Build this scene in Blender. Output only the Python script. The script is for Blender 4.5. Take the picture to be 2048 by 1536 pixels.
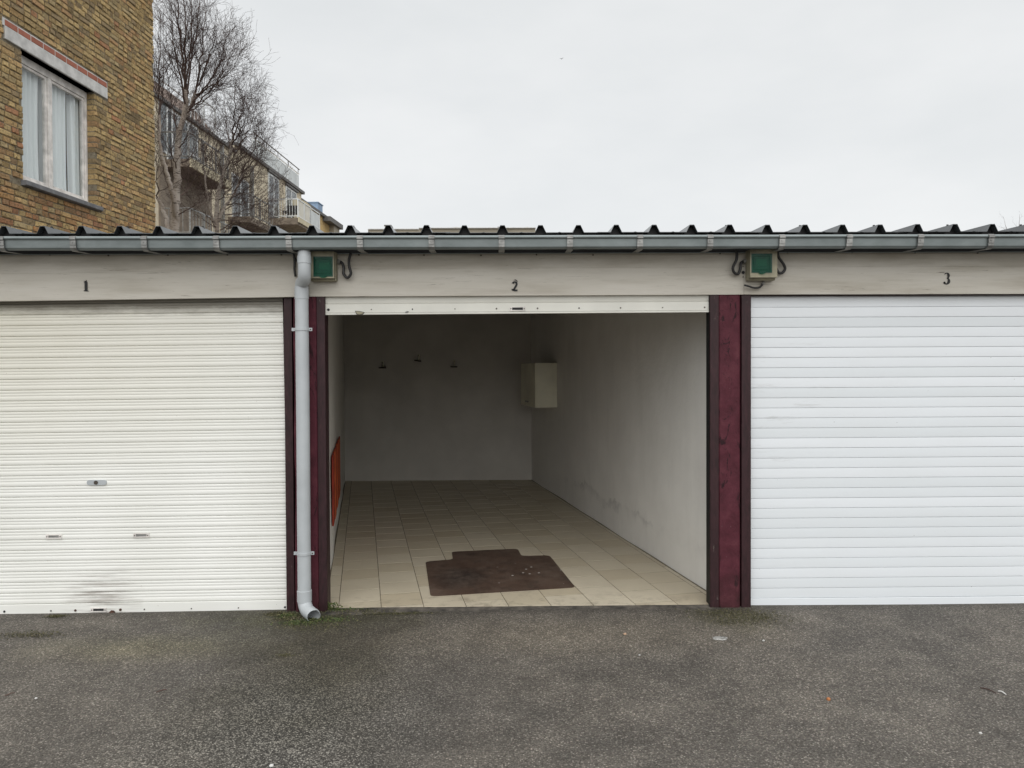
import bpy, bmesh, math, random
from mathutils import Vector, Matrix, Euler, noise as mnoise
R = math.radians
for o in list(bpy.data.objects): bpy.data.objects.remove(o)
scene = bpy.context.scene
C = scene.collection
random.seed(7)

# ------------------------------------------------------------------ camera
CAM = Vector((0.0, -4.8, 1.533))
FPX = 1500.0
YAW, PITCH, ROLL = math.atan(20 / FPX), math.atan(24.5 / FPX), -0.0047
CR = Matrix.Rotation(-YAW, 3, 'Z') @ Matrix.Rotation(R(90) - PITCH, 3, 'X') @ Matrix.Rotation(ROLL, 3, 'Z')
cam_d = bpy.data.cameras.new('camera'); cam = bpy.data.objects.new('camera', cam_d); C.objects.link(cam)
cam.matrix_world = Matrix.Translation(CAM) @ CR.to_4x4()
cam_d.sensor_width = 36; cam_d.lens = FPX / 2048 * 36; cam_d.clip_end = 2000; cam_d.clip_start = 0.05
scene.camera = cam

# ------------------------------------------------------------------ sky and sun
SUN_EL, SUN_AZ = R(46), R(174)          # azimuth measured clockwise from +Y: behind the camera, a little to its right
w = bpy.data.worlds.new('World'); scene.world = w; w.use_nodes = True
nt = w.node_tree; nt.nodes.clear()
def N(nt, t, **kw):
    n = nt.nodes.new(t)
    for k, v in kw.items(): setattr(n, k, v)
    return n
out = N(nt, 'ShaderNodeOutputWorld'); bg = N(nt, 'ShaderNodeBackground'); bg.inputs[1].default_value = 0.1
sky = N(nt, 'ShaderNodeTexSky', sky_type='NISHITA', sun_disc=False, sun_elevation=SUN_EL, sun_rotation=SUN_AZ)
tc = N(nt, 'ShaderNodeTexCoord')
sep = N(nt, 'ShaderNodeSeparateXYZ'); nt.links.new(tc.outputs['Generated'], sep.inputs[0])
# even overcast: brighter towards the zenith as every closed cloud deck is
mr = N(nt, 'ShaderNodeMapRange'); mr.inputs[1].default_value = 0.50; mr.inputs[2].default_value = 1.0
mr.inputs[3].default_value = 1.0; mr.inputs[4].default_value = 1.9
nt.links.new(sep.outputs[2], mr.inputs[0])
mp = N(nt, 'ShaderNodeMapping'); mp.inputs[3].default_value = (1.0, 1.0, 2.6)
nt.links.new(tc.outputs['Generated'], mp.inputs[0])
nz = N(nt, 'ShaderNodeTexNoise'); nz.inputs['Scale'].default_value = 1.9; nz.inputs['Detail'].default_value = 5; nz.inputs['Roughness'].default_value = .55
nt.links.new(mp.outputs[0], nz.inputs[0])
cr = N(nt, 'ShaderNodeValToRGB')
cr.color_ramp.elements[0].position = .3; cr.color_ramp.elements[0].color = (5.85, 6.0, 6.02, 1)
cr.color_ramp.elements[1].position = .72; cr.color_ramp.elements[1].color = (6.95, 6.97, 6.92, 1)
nt.links.new(nz.outputs[0], cr.inputs[0])
mul = N(nt, 'ShaderNodeVectorMath', operation='SCALE'); nt.links.new(cr.outputs[0], mul.inputs[0]); nt.links.new(mr.outputs[0], mul.inputs[3])
mx = N(nt, 'ShaderNodeMix', data_type='RGBA'); mx.inputs[0].default_value = .93
nt.links.new(sky.outputs[0], mx.inputs[6]); nt.links.new(mul.outputs[0], mx.inputs[7])
nt.links.new(mx.outputs[2], bg.inputs[0]); nt.links.new(bg.outputs[0], out.inputs[0])
sl = bpy.data.lights.new('sun', 'SUN'); sl.energy = 1.5; sl.angle = R(85); sl.color = (1, .985, .96)
so = bpy.data.objects.new('sun', sl); C.objects.link(so)
sd = Vector((math.sin(SUN_AZ) * math.cos(SUN_EL), math.cos(SUN_AZ) * math.cos(SUN_EL), math.sin(SUN_EL)))
so.rotation_euler = sd.to_track_quat('Z', 'Y').to_euler(); so.location = sd * 30
vs = scene.view_settings; vs.view_transform = 'Standard'; vs.look = 'None'; vs.gamma = 1; vs.exposure = 0.42; vs.use_curve_mapping = False

# ------------------------------------------------------------------ helpers
def ray(px, py):
    return CR @ Vector(((px - 1024) / FPX, -(py - 768) / FPX, -1))
def at(px, py, y):                      # point of the photograph on the plane at depth y behind the garage front
    d = ray(px, py); return CAM + d * ((y - CAM.y) / d.y)
def atz(px, py, z):                     # point of the photograph on a level z
    d = ray(px, py); return CAM + d * ((z - CAM.z) / d.z)

def mesh(name, verts, faces, mat=None, parent=None, smooth=False, loc=None):
    me = bpy.data.meshes.new(name); me.from_pydata([tuple(v) for v in verts], [], faces); me.update()
    return link(name, me, mat, parent, smooth)
def link(name, me, mat=None, parent=None, smooth=False):
    if mat and not me.materials: me.materials.append(mat)
    if smooth:
        for p in me.polygons: p.use_smooth = True
    o = bpy.data.objects.new(name, me); C.objects.link(o)
    if parent: adopt(o, parent)
    return o
def adopt(o, parent):
    o.parent = parent; o.matrix_parent_inverse = ROOTS.get(parent.name, Matrix.Identity(4))
ROOTS = {}
def thing(name, label, cat, loc=(0, 0, 0), group=None):
    o = bpy.data.objects.new(name, None); C.objects.link(o); o.location = loc; o.empty_display_size = .1
    ROOTS[o.name] = Matrix.Translation(Vector(loc)).inverted()
    tag(o, label, cat, group); return o
def tag(o, label=None, cat=None, group=None, kind=None):
    if label: o['label'] = label
    if cat: o['category'] = cat
    if group: o['group'] = group
    if kind: o['kind'] = kind
    return o

class MB:
    def __init__(s): s.v = []; s.f = []
    def add(s, v, f):
        b = len(s.v); s.v += [Vector(p) for p in v]; s.f += [tuple(i + b for i in q) for q in f]; return s
    def box(s, x0, x1, y0, y1, z0, z1):
        return s.add([(x0, y0, z0), (x1, y0, z0), (x1, y1, z0), (x0, y1, z0), (x0, y0, z1), (x1, y0, z1), (x1, y1, z1), (x0, y1, z1)],
                     [(0, 3, 2, 1), (4, 5, 6, 7), (0, 1, 5, 4), (1, 2, 6, 5), (2, 3, 7, 6), (3, 0, 4, 7)])
    def prism(s, poly, a, b, axis='x'):      # polygon in the two other axes, extruded from a to b
        n = len(poly)
        def P(u, v, t): return {'x': (t, u, v), 'y': (u, t, v), 'z': (u, v, t)}[axis]
        return s.add([P(u, v, a) for u, v in poly] + [P(u, v, b) for u, v in poly],
                     [tuple(range(n))[::-1], tuple(range(n, 2 * n))] + [(i, (i + 1) % n, n + (i + 1) % n, n + i) for i in range(n)])
    def tube(s, pts, r, n=8, cap=True):
        pts = [Vector(p) for p in pts]; m = len(pts)
        rr = r if isinstance(r, (list, tuple)) else [r] * m
        t0 = (pts[1] - pts[0]).normalized(); u = t0.orthogonal().normalized()
        base = len(s.v)
        for i in range(m):
            t = (pts[min(i + 1, m - 1)] - pts[max(i - 1, 0)]).normalized()
            u = (u - t * u.dot(t)).normalized(); vv = t.cross(u)
            for k in range(n):
                a = 2 * math.pi * k / n
                s.v.append(pts[i] + (u * math.cos(a) + vv * math.sin(a)) * rr[i])
        for i in range(m - 1):
            for k in range(n):
                k2 = (k + 1) % n
                s.f.append((base + i * n + k, base + i * n + k2, base + (i + 1) * n + k2, base + (i + 1) * n + k))
        if cap:
            s.f.append(tuple(base + k for k in range(n))[::-1]); s.f.append(tuple(base + (m - 1) * n + k for k in range(n)))
        return s
    def disc(s, c, nrm, r, h, n=12):
        nrm = Vector(nrm).normalized(); c = Vector(c)
        return s.tube([c, c + nrm * h], r, n)
    def xf(s, m): s.v = [m @ p for p in s.v]; return s
    def mesh(s, name):
        me = bpy.data.meshes.new(name); me.from_pydata([tuple(p) for p in s.v], [], s.f)
        bm = bmesh.new(); bm.from_mesh(me); bmesh.ops.recalc_face_normals(bm, faces=bm.faces); bm.to_mesh(me); bm.free(); me.update(); return me
    def build(s, name, mat, parent=None, smooth=False, bevel=0, seg=1):
        me = s.mesh(name)
        if bevel:
            bm = bmesh.new(); bm.from_mesh(me)
            bmesh.ops.bevel(bm, geom=[e for e in bm.edges if len(e.link_faces) == 2 and e.calc_face_angle(0) > .5], offset=bevel, segments=seg, profile=.5, affect='EDGES')
            bm.to_mesh(me); bm.free()
        return link(name, me, mat, parent, smooth)

def curve_pts(pts, n=6):               # Catmull-Rom through the points
    P = [Vector(p) for p in pts]; P = [P[0] * 2 - P[1]] + P + [P[-1] * 2 - P[-2]]; o = []
    for i in range(1, len(P) - 2):
        for k in range(n):
            t = k / n; a, b, c, d = P[i - 1:i + 3]
            o.append(.5 * ((2 * b) + (c - a) * t + (2 * a - 5 * b + 4 * c - d) * t * t + (3 * b - a - 3 * c + d) * t ** 3))
    return o + [P[-2]]

# ------------------------------------------------------------------ materials
class G:                               # small node-graph helper
    def __init__(s, name):
        s.m = bpy.data.materials.new(name); s.m.use_nodes = True; s.t = s.m.node_tree
        s.b = s.t.nodes['Principled BSDF']; s.o = s.t.nodes['Material Output']
        s.geo = s.t.nodes.new('ShaderNodeNewGeometry'); s.pos = s.geo.outputs['Position']
        s.obj = s.t.nodes.new('ShaderNodeObjectInfo')
    def l(s, a, b): s.t.links.new(a, b)
    def put(s, sock, v):
        if hasattr(v, 'is_output'): s.l(v, sock)
        else: sock.default_value = v
    def mapp(s, scale=(1, 1, 1), rot=(0, 0, 0), loc=(0, 0, 0), src=None):
        n = s.t.nodes.new('ShaderNodeMapping'); s.l(src or s.pos, n.inputs[0])
        n.inputs[1].default_value = loc; n.inputs[2].default_value = rot; n.inputs[3].default_value = scale; return n.outputs[0]
    def noise(s, scale, detail=4, rough=.55, src=None, dist=0):
        n = s.t.nodes.new('ShaderNodeTexNoise'); s.l(src or s.pos, n.inputs[0])
        n.inputs['Scale'].default_value = scale; n.inputs['Detail'].default_value = detail; n.inputs['Roughness'].default_value = rough; n.inputs['Distortion'].default_value = dist
        return n.outputs[0]
    def vor(s, scale, src=None, feature='F1', out='Distance', rnd=1):
        n = s.t.nodes.new('ShaderNodeTexVoronoi'); s.l(src or s.pos, n.inputs[0]); n.feature = feature
        n.inputs['Scale'].default_value = scale; n.inputs['Randomness'].default_value = rnd; return n.outputs[out]
    def ramp(s, fac, stops, interp='LINEAR'):
        n = s.t.nodes.new('ShaderNodeValToRGB'); e = n.color_ramp.elements; n.color_ramp.interpolation = interp
        while len(e) < len(stops): e.new(.5)
        for q, (p, c) in zip(e, stops): q.position = p; q.color = (*c, 1) if isinstance(c, (tuple, list)) else (c, c, c, 1)
        s.l(fac, n.inputs[0]); return n.outputs[0]
    def mix(s, f, a, b, mode='MIX'):
        n = s.t.nodes.new('ShaderNodeMix'); n.data_type = 'RGBA'; n.blend_type = mode
        for sock, v in ((n.inputs[0], f), (n.inputs[6], a), (n.inputs[7], b)):
            if not hasattr(v, 'is_output') and isinstance(v, (tuple, list)): v = (*v[:3], 1)
            s.put(sock, v)
        return n.outputs[2]
    def math(s, op, a, b=0.0, c=0.0, clamp=False):
        n = s.t.nodes.new('ShaderNodeMath'); n.operation = op; n.use_clamp = clamp
        s.put(n.inputs[0], a); s.put(n.inputs[1], b); s.put(n.inputs[2], c); return n.outputs[0]
    def xyz(s, src=None):
        n = s.t.nodes.new('ShaderNodeSeparateXYZ'); s.l(src or s.pos, n.inputs[0]); return n.outputs
    def bump(s, h, strength=.3, dist=.01, nrm=None):
        n = s.t.nodes.new('ShaderNodeBump'); n.inputs['Strength'].default_value = strength; n.inputs['Distance'].default_value = dist
        s.l(h, n.inputs['Height'])
        if nrm: s.l(nrm, n.inputs['Normal'])
        return n.outputs[0]
    def done(s, col=None, rough=None, nrm=None, metal=0, spec=None):
        if col is not None: s.put(s.b.inputs['Base Color'], (*col, 1) if isinstance(col, tuple) else col)
        if rough is not None: s.put(s.b.inputs['Roughness'], rough)
        if nrm is not None: s.l(nrm, s.b.inputs['Normal'])
        s.b.inputs['Metallic'].default_value = metal
        if spec is not None: s.b.inputs['Specular IOR Level'].default_value = spec
        return s.m
    def blob(s, centre, rad, soft=.6, wob=0.0, wscale=6):      # 1 inside an ellipsoid of world radius, 0 outside
        m = s.mapp((1 / rad[0], 1 / rad[1], 1 / rad[2]), loc=tuple(-c / r for c, r in zip(centre, rad)))
        n = s.t.nodes.new('ShaderNodeVectorMath'); n.operation = 'LENGTH'; s.l(m, n.inputs[0]); d = n.outputs['Value']
        if wob: d = s.math('ADD', d, s.math('MULTIPLY', s.math('SUBTRACT', s.noise(wscale, 4), .5), wob))
        return s.math('DIVIDE', s.math('SUBTRACT', 1.0, d), soft, clamp=True)

def simple(name, col, rough=.5, var=.12, scale=6, bump=0, bscale=60, metal=0, spec=None):
    g = G(name); n = g.noise(scale, 5)
    d = tuple(c * (1 - var * 1.6) for c in col); li = tuple(min(1, c * (1 + var)) for c in col)
    return g.done(g.ramp(n, [(.3, d), (.7, li)]), rough, g.bump(g.noise(bscale, 3), bump, .004) if bump else None, metal, spec)

def m_asphalt():
    g = G('asphalt')
    big = g.noise(.9, 4); mid = g.noise(4.5, 5, .6); fine = g.noise(70, 3, .7)
    cell = g.vor(150, out='Color'); cs = g.xyz(cell)[0]
    dist = g.vor(150, out='Distance')
    stone = g.ramp(cs, [(0, .020), (.25, .052), (.6, .092), (.88, .135), (1, .36)])
    tint = g.ramp(g.xyz(cell)[1], [(0, (1.03, .99, .94)), (.5, (1, .955, .90)), (1, (1.08, .95, .88))])
    stone = g.mix(1, stone, tint, 'MULTIPLY')
    gap = g.ramp(dist, [(.3, 1), (.72, .22)])
    col = g.mix(1, stone, gap, 'MULTIPLY')
    col = g.mix(.34, col, (.125, .116, .103))
    col = g.mix(1, col, g.ramp(mid, [(.28, .82), (.72, 1.5)]), 'MULTIPLY')
    c2 = g.vor(62, src=g.mapp(loc=(.4, .2, 0)), out='Color'); d2 = g.vor(62, src=g.mapp(loc=(.4, .2, 0)), out='Distance')
    pale = g.math('MULTIPLY', g.ramp(g.xyz(c2)[0], [(.80, 0), (.84, 1)]), g.ramp(d2, [(.25, 1), (.40, 0)]))
    col = g.mix(g.math('MULTIPLY', pale, .45), col, (.25, .235, .21))
    col = g.mix(1, col, g.ramp(big, [(.3, (.86, .85, .84)), (.7, (1.42, 1.38, 1.31))]), 'MULTIPLY')
    # bare, worn stones in front of the pillar; algae and damp along the foot of the doors
    worn = g.blob((-.95, -1.55, 0), (.75, 1.1, 1), .8, .5, 3)
    wc = g.mix(1, g.ramp(cs, [(0, .035), (.4, .08), (.6, .17), (1, .42)]), (1, .97, .88), 'MULTIPLY')
    wc = g.mix(1, wc, gap, 'MULTIPLY')
    col = g.mix(g.math('MULTIPLY', worn, .75), col, wc)
    alg = g.math('MULTIPLY', g.blob((-1.25, -.05, 0), (.95, .42, 1), .7, .9, 5), .75)
    col = g.mix(alg, col, g.mix(1, col, (.62, .66, .42), 'MULTIPLY'))
    alg2 = g.math('MULTIPLY', g.blob((1.45, -.1, 0), (.42, .42, 1), .8, 1.0, 6), .8)
    col = g.mix(alg2, col, g.mix(1, col, (.55, .56, .40), 'MULTIPLY'))
    grn = g.blob((-1.9, -.55, 0), (1.0, .28, 1), .9, .8, 4)
    col = g.mix(g.math('MULTIPLY', grn, .5), col, g.mix(1, col, (1.0, 1.05, .78), 'MULTIPLY'))
    damp = g.math('MULTIPLY', g.blob((-1.0, -.75, 0), (.66, 1.25, 1), .8, 1.1, 2.4), .9)
    col = g.mix(damp, col, g.mix(1, col, (.56, .54, .44), 'MULTIPLY'))
    dust = g.math('MULTIPLY', g.blob((.45, -.45, 0), (1.5, .42, 1), .9, 1.0, 2.2), .7)
    col = g.mix(dust, col, g.mix(1, col, (1.38, 1.34, 1.24), 'MULTIPLY'))
    dust2 = g.math('MULTIPLY', g.blob((-2.0, -.62, 0), (.8, .30, 1), .9, 1.0, 2.6), .7)
    col = g.mix(dust2, col, g.mix(1, col, (1.26, 1.22, 1.10), 'MULTIPLY'))
    oil = g.math('MULTIPLY', g.ramp(g.noise(1.7, 5, .6, g.mapp((1, 1, 1), loc=(5, 2, 0))), [(.56, 0), (.70, 1)]), .25)
    col = g.mix(oil, col, g.mix(1, col, (.66, .65, .64), 'MULTIPLY'))
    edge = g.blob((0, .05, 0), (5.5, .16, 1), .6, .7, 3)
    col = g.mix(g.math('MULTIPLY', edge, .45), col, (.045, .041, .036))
    # a few pale chips and black pits
    chip = g.ramp(g.vor(23, out='Distance'), [(.035, 1), (.05, 0)]); col = g.mix(g.math('MULTIPLY', chip, .55), col, (.5, .47, .42))
    pit = g.ramp(g.vor(44, src=g.mapp(loc=(3.1, 1.7, 0)), out='Distance'), [(.12, 1), (.19, 0)]); col = g.mix(g.math('MULTIPLY', pit, .7), col, (.02, .018, .016))
    col = g.mix(1, col, (1.045, 1.02, .985), 'MULTIPLY')
    h = g.math('ADD', g.math('MULTIPLY', g.math('SUBTRACT', 1, dist), .7), g.math('MULTIPLY', cs, .5))
    h = g.math('ADD', h, g.math('MULTIPLY', fine, .5))
    nr = g.bump(h, 1.0, .006, g.bump(mid, .35, .02))
    return g.done(col, g.ramp(cs, [(0, .9), (1, .62)]), nr, spec=.35)

def m_fascia():
    g = G('weathered_white_board')
    s = g.mapp((1.6, 1, 26)); grain = g.noise(2.2, 7, .65, s, .6); s2 = g.mapp((.55, 1, 5)); broad = g.noise(1.7, 5, .6, s2)
    crk = g.noise(1.5, 8, .68, g.mapp((2.0, 1, 46)), 1.6)
    col = g.ramp(broad, [(.28, (.39, .355, .295)), (.5, (.53, .50, .44)), (.75, (.60, .57, .515))])
    col = g.mix(g.ramp(grain, [(.56, 0), (.74, .42)]), col, (.30, .265, .21))
    col = g.mix(g.ramp(crk, [(.635, 0), (.68, .75)]), col, (.13, .11, .085))
    # rain-washed film of dirt along the upper edge
    z = g.xyz()[2]
    top = g.math('MULTIPLY', g.ramp(g.math('ADD', z, g.math('MULTIPLY', g.noise(5, 5, .6, g.mapp((1, 1, 3))), .16)), [(0, 0), (1, 1)]), 1)
    d = g.math('DIVIDE', g.math('SUBTRACT', g.math('ADD', z, g.math('MULTIPLY', g.noise(3, 6, .65, g.mapp((1, 1, 4))), .22)), 2.30), .12, clamp=True)
    col = g.mix(g.math('MULTIPLY', d, .55), col, (.24, .205, .15))
    return g.done(col, .62, g.bump(g.math('ADD', grain, g.math('MULTIPLY', crk, .6)), .35, .004), spec=.3)

def m_post():
    g = G('oxblood_paint')
    n = g.noise(9, 6, .65); f = g.noise(55, 5, .7); crk = g.noise(4, 9, .75, g.mapp((3, 3, .9)), 1.4)
    col = g.ramp(n, [(.3, (.054, .012, .018)), (.55, (.086, .020, .030)), (.8, (.125, .038, .047))])
    col = g.mix(g.ramp(f, [(.62, 0), (.75, .5)]), col, (.02, .008, .010))
    col = g.mix(g.ramp(crk, [(.575, 0), (.61, .9)]), col, (.018, .007, .009))
    col = g.mix(g.ramp(g.vor(20, g.mapp((1, 1, .5)), out='Distance'), [(.012, .5), (.025, 0)]), col, (.45, .38, .36))
    low = g.math('SUBTRACT', 1, g.math('DIVIDE', g.math('ADD', g.xyz()[2], g.math('MULTIPLY', n, .3)), .42, clamp=True))
    col = g.mix(g.math('MULTIPLY', low, .6), col, (.03, .02, .016))
    return g.done(col, .62, g.bump(g.math('ADD', g.math('ADD', n, g.math('MULTIPLY', f, .5)), g.math('MULTIPLY', crk, 1.2)), .6, .008), spec=.2)

def m_rail():
    g = G('dark_rail_paint'); n = g.noise(14, 6, .7, g.mapp((4, 4, 1)))
    col = g.ramp(n, [(.35, (.022, .010, .011)), (.62, (.040, .016, .019)), (.8, (.062, .032, .032))])
    col = g.mix(g.ramp(g.noise(40, 5, .7, g.mapp((1, 1, .3))), [(.66, 0), (.72, .6)]), col, (.22, .19, .17))
    return g.done(col, .5, g.bump(n, .3, .004), spec=.3)

def m_shutter_old():
    g = G('cream_white_enamel')
    x, y, z = g.xyz()
    n = g.noise(1.4, 4, .5); st = g.noise(2, 6, .6, g.mapp((.7, 1, 14)))
    col = g.ramp(n, [(.3, (.735, .735, .69)), (.7, (.80, .80, .765))])
    # yellowed old paint at the top left of this door
    yel = g.math('MULTIPLY', g.blob((-3.4, .09, 2.05), (2.7, 1, 1.3), 1, .25, 2), .62)
    col = g.mix(yel, col, (.60, .555, .42))
    col = g.mix(g.ramp(st, [(.6, 0), (.85, .10)]), col, (.5, .46, .38))
    # scuffed grey rub marks above the bottom handle
    rub = g.blob((-2.60, .09, .08), (.30, 1, .26), .8, .7, 7)
    rubn = g.ramp(g.noise(3, 7, .7, g.mapp((.8, 1, 15))), [(.46, 0), (.60, 1)])
    col = g.mix(g.math('MULTIPLY', g.math('MULTIPLY', rub, rubn), .68), col, (.22, .185, .155))
    # grime under the header
    top = g.math('DIVIDE', g.math('SUBTRACT', g.math('ADD', z, g.math('MULTIPLY', g.noise(4, 6, .7, g.mapp((1.5, 1, 6))), .10)), 1.95), .07, clamp=True)
    col = g.mix(g.math('MULTIPLY', top, .75), col, (.12, .10, .07))
    # dirt in the joints between ribs: rain streaks that gather in fine specks
    sp = g.ramp(g.vor(9, g.mapp((1, 1, 1.3)), out='Distance'), [(.02, 1), (.035, 0)])
    col = g.mix(g.math('MULTIPLY', sp, .5), col, (.25, .2, .15))
    return g.done(col, .38, g.bump(g.noise(3, 3, .5, g.mapp((.6, 1, 8))), .08, .01), spec=.4)

def m_shutter_new():
    g = G('cool_white_enamel')
    r = g.obj.outputs['Random']
    col = g.ramp(r, [(0, (.70, .735, .76)), (1, (.77, .80, .83))])
    col = g.mix(g.ramp(g.noise(1.6, 5, .6, g.mapp((1, 1, 4))), [(.4, 0), (.8, .3)]), col, (.66, .68, .685))
    sm = g.math('MULTIPLY', g.ramp(g.noise(4, 7, .7, g.mapp((.8, 1, 9))), [(.58, 0), (.7, .5)]), g.blob((1.8, .1, 1.2), (.55, 1, .9), .8, .6, 3))
    col = g.mix(sm, col, (.45, .45, .44))
    sp = g.ramp(g.vor(7, g.mapp((1, 1, 1.6)), out='Distance'), [(.016, 1), (.03, 0)])
    col = g.mix(g.math('MULTIPLY', sp, .7), col, (.2, .19, .18))
    return g.done(col, .33, g.bump(g.noise(2.5, 3, .5, g.mapp((.7, 1, 5))), .06, .01), spec=.4)

def m_plaster():
    g = G('whitewashed_plaster')
    n = g.noise(2.2, 6, .6); f = g.noise(16, 5, .65); st = g.noise(2.4, 5, .6, g.mapp((2, 2, .35)))
    x, y, z = g.xyz()
    col = g.ramp(n, [(.3, (.74, .725, .685)), (.7, (.82, .805, .765))])
    col = g.mix(g.ramp(st, [(.5, 0), (.75, .28)]), col, (.60, .585, .55))
    # tide mark of rising damp near the floor
    h = g.math('ADD', z, g.math('MULTIPLY', g.math('SUBTRACT', g.noise(2.6, 7, .72), .5), .5))
    tide = g.ramp(g.math('DIVIDE', h, .5, clamp=True), [(0, .12), (.42, .10), (.55, .55), (.63, .06), (.8, 0)])
    tide = g.math('MULTIPLY', tide, g.blob((1.1, 2.2, .2), (.85, 2.3, .8), .3))
    tide = g.math('MULTIPLY', tide, g.ramp(g.noise(2.1, 3, .6), [(.42, .1), (.62, 1)]))
    col = g.mix(tide, col, (.42, .41, .40))
    return g.done(col, .85, g.bump(g.math('ADD', n, g.math('MULTIPLY', f, .35)), .5, .02), spec=.2)

def m_tile():
    g = G('beige_tile'); r = g.obj.outputs['Random']
    col = g.ramp(r, [(0, (.47, .405, .295)), (.5, (.51, .45, .34)), (1, (.55, .49, .38))])
    col = g.mix(g.ramp(g.noise(3, 6, .65), [(.45, 0), (.8, .4)]), col, (.36, .31, .235))
    col = g.mix(g.ramp(g.noise(38, 4, .7), [(.66, 0), (.74, .5)]), col, (.2, .17, .13))
    dirt = g.math('MULTIPLY', g.blob((.1, 0, 0), (2.2, .45, 1), .9, .6, 5), g.ramp(g.noise(9, 6, .75), [(.5, 0), (.66, .8)]))
    col = g.mix(dirt, col, (.17, .14, .10))
    return g.done(col, .42, g.bump(g.noise(60, 3), .06, .003), spec=.35)

def m_mat():
    g = G('brown_mat'); n = g.noise(5, 6, .65)
    col = g.ramp(n, [(.3, (.060, .037, .027)), (.7, (.105, .068, .050))])
    d = g.blob((-.31, .70, 0), (.26, .36, 1), .8, .9, 6); col = g.mix(g.math('MULTIPLY', d, .85), col, (.018, .014, .013)); col = g.mix(g.ramp(g.noise(4.2, 7, .75), [(.46, 0), (.66, .55)]), col, (.15, .115, .092)); col = g.mix(g.ramp(g.noise(7, 7, .75), [(.5, 0), (.64, .6)]), col, (.03, .021, .017))
    w2 = g.ramp(g.vor(10, out='Distance'), [(.07, 1), (.10, 0)]); w2 = g.math('MULTIPLY', w2, g.blob((.22, .72, 0), (.42, .45, 1), .4))
    col = g.mix(w2, col, (.55, .52, .48))
    return g.done(col, .5, g.bump(g.noise(120, 3), .2, .002), spec=.3)

def m_zinc():
    g = G('weathered_zinc'); n = g.noise(5, 6, .6, g.mapp((1, 1, 2))); f = g.noise(26, 4)
    col = g.ramp(n, [(.3, (.165, .19, .19)), (.7, (.25, .28, .28))])
    col = g.mix(g.ramp(f, [(.6, 0), (.8, .25)]), col, (.13, .14, .14))
    return g.done(col, g.ramp(n, [(.3, .42), (.7, .56)]), g.bump(f, .06, .003), metal=.55)

def m_brick():
    g = G('yellow_stock_brick')
    r = g.math('FRACT', g.math('ADD', g.obj.outputs['Random'], g.geo.outputs['Random Per Island']))
    z = g.xyz()[2]
    # this wall's lower courses hold more red bricks
    col = g.ramp(r, [(0, (.40, .305, .16)), (.16, (.52, .40, .21)), (.34, (.60, .46, .235)), (.50, (.44, .36, .21)), (.64, (.30, .24, .15)),
                     (.76, (.55, .39, .20)), (.88, (.48, .31, .17)), (.975, (.46, .24, .14))], 'CONSTANT')
    low = g.math('SUBTRACT', 1, g.math('DIVIDE', g.math('SUBTRACT', z, 3.3), 1.1, clamp=True))
    r2 = g.math('FRACT', g.math('MULTIPLY', r, 7.31))
    red = g.math('MULTIPLY', g.math('LESS_THAN', r2, .38), low)
    col = g.mix(g.math('MULTIPLY', red, .85), col, g.ramp(g.math('FRACT', g.math('MULTIPLY', r, 23.7)), [(0, (.36, .15, .085)), (.5, (.24, .125, .085)), (1, (.48, .24, .10))]))
    f = g.noise(34, 6, .72); m = g.noise(9, 5, .6)
    col = g.mix(g.ramp(f, [(.50, 0), (.68, .85)]), col, (.10, .08, .05))
    col = g.mix(g.ramp(m, [(.5, 0), (.75, .5)]), col, (.16, .14, .095))
    col = g.mix(g.ramp(g.noise(60, 4, .7), [(.6, 0), (.75, .6)]), col, (.62, .50, .29))
    col = g.mix(1, g.mix(.12, col, (.44, .31, .16)), (1.03, .985, .94), 'MULTIPLY')
    col = g.mix(1, col, g.ramp(g.noise(1.3, 6, .7), [(.32, (.86, .85, .83)), (.68, (1.1, 1.1, 1.1))]), 'MULTIPLY')
    edge = g.noise(17, 6, .8)
    col = g.mix(g.ramp(edge, [(.57, 0), (.67, .7)]), col, (.10, .082, .056))
    return g.done(col, .9, g.bump(g.math('ADD', g.math('ADD', f, m), edge), 1.0, .016), spec=.15)

def m_redbrick():
    g = G('red_brick'); n = g.noise(20, 5, .65); r = g.obj.outputs['Random']
    return g.done(g.mix(g.math('MULTIPLY', r, .4), g.ramp(n, [(.3, (.30, .11, .075)), (.7, (.40, .155, .105))]), (.22, .09, .06)), .85, g.bump(n, .4, .006), spec=.2)

def m_mortar():
    g = G('old_mortar'); n = g.noise(26, 6, .7)
    return g.done(g.ramp(n, [(.3, (.12, .10, .072)), (.7, (.30, .26, .19))]), .95, g.bump(n, 1, .012), spec=.1)

def m_farbrick(name, a, b, mort, sc):
    g = G(name); t = g.t.nodes.new('ShaderNodeTexBrick')
    x, y, z = g.xyz(); cmb = g.t.nodes.new('ShaderNodeCombineXYZ'); g.l(g.math('ADD', y, g.math('MULTIPLY', x, .35)), cmb.inputs[0]); g.l(z, cmb.inputs[1]); g.l(cmb.outputs[0], t.inputs[0])
    t.inputs['Color1'].default_value = (*a, 1); t.inputs['Color2'].default_value = (*b, 1); t.inputs['Mortar'].default_value = (*mort, 1)
    t.inputs['Scale'].default_value = sc; t.inputs['Brick Width'].default_value = .22; t.inputs['Row Height'].default_value = .07; t.inputs['Mortar Size'].default_value = .008
    n = g.noise(1.2, 6, .65)
    col = g.mix(1, t.outputs[0], g.ramp(n, [(.3, .75), (.7, 1.15)]), 'MULTIPLY')
    return g.done(col, .9, g.bump(t.outputs['Fac'], .3, .005), spec=.15)

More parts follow.
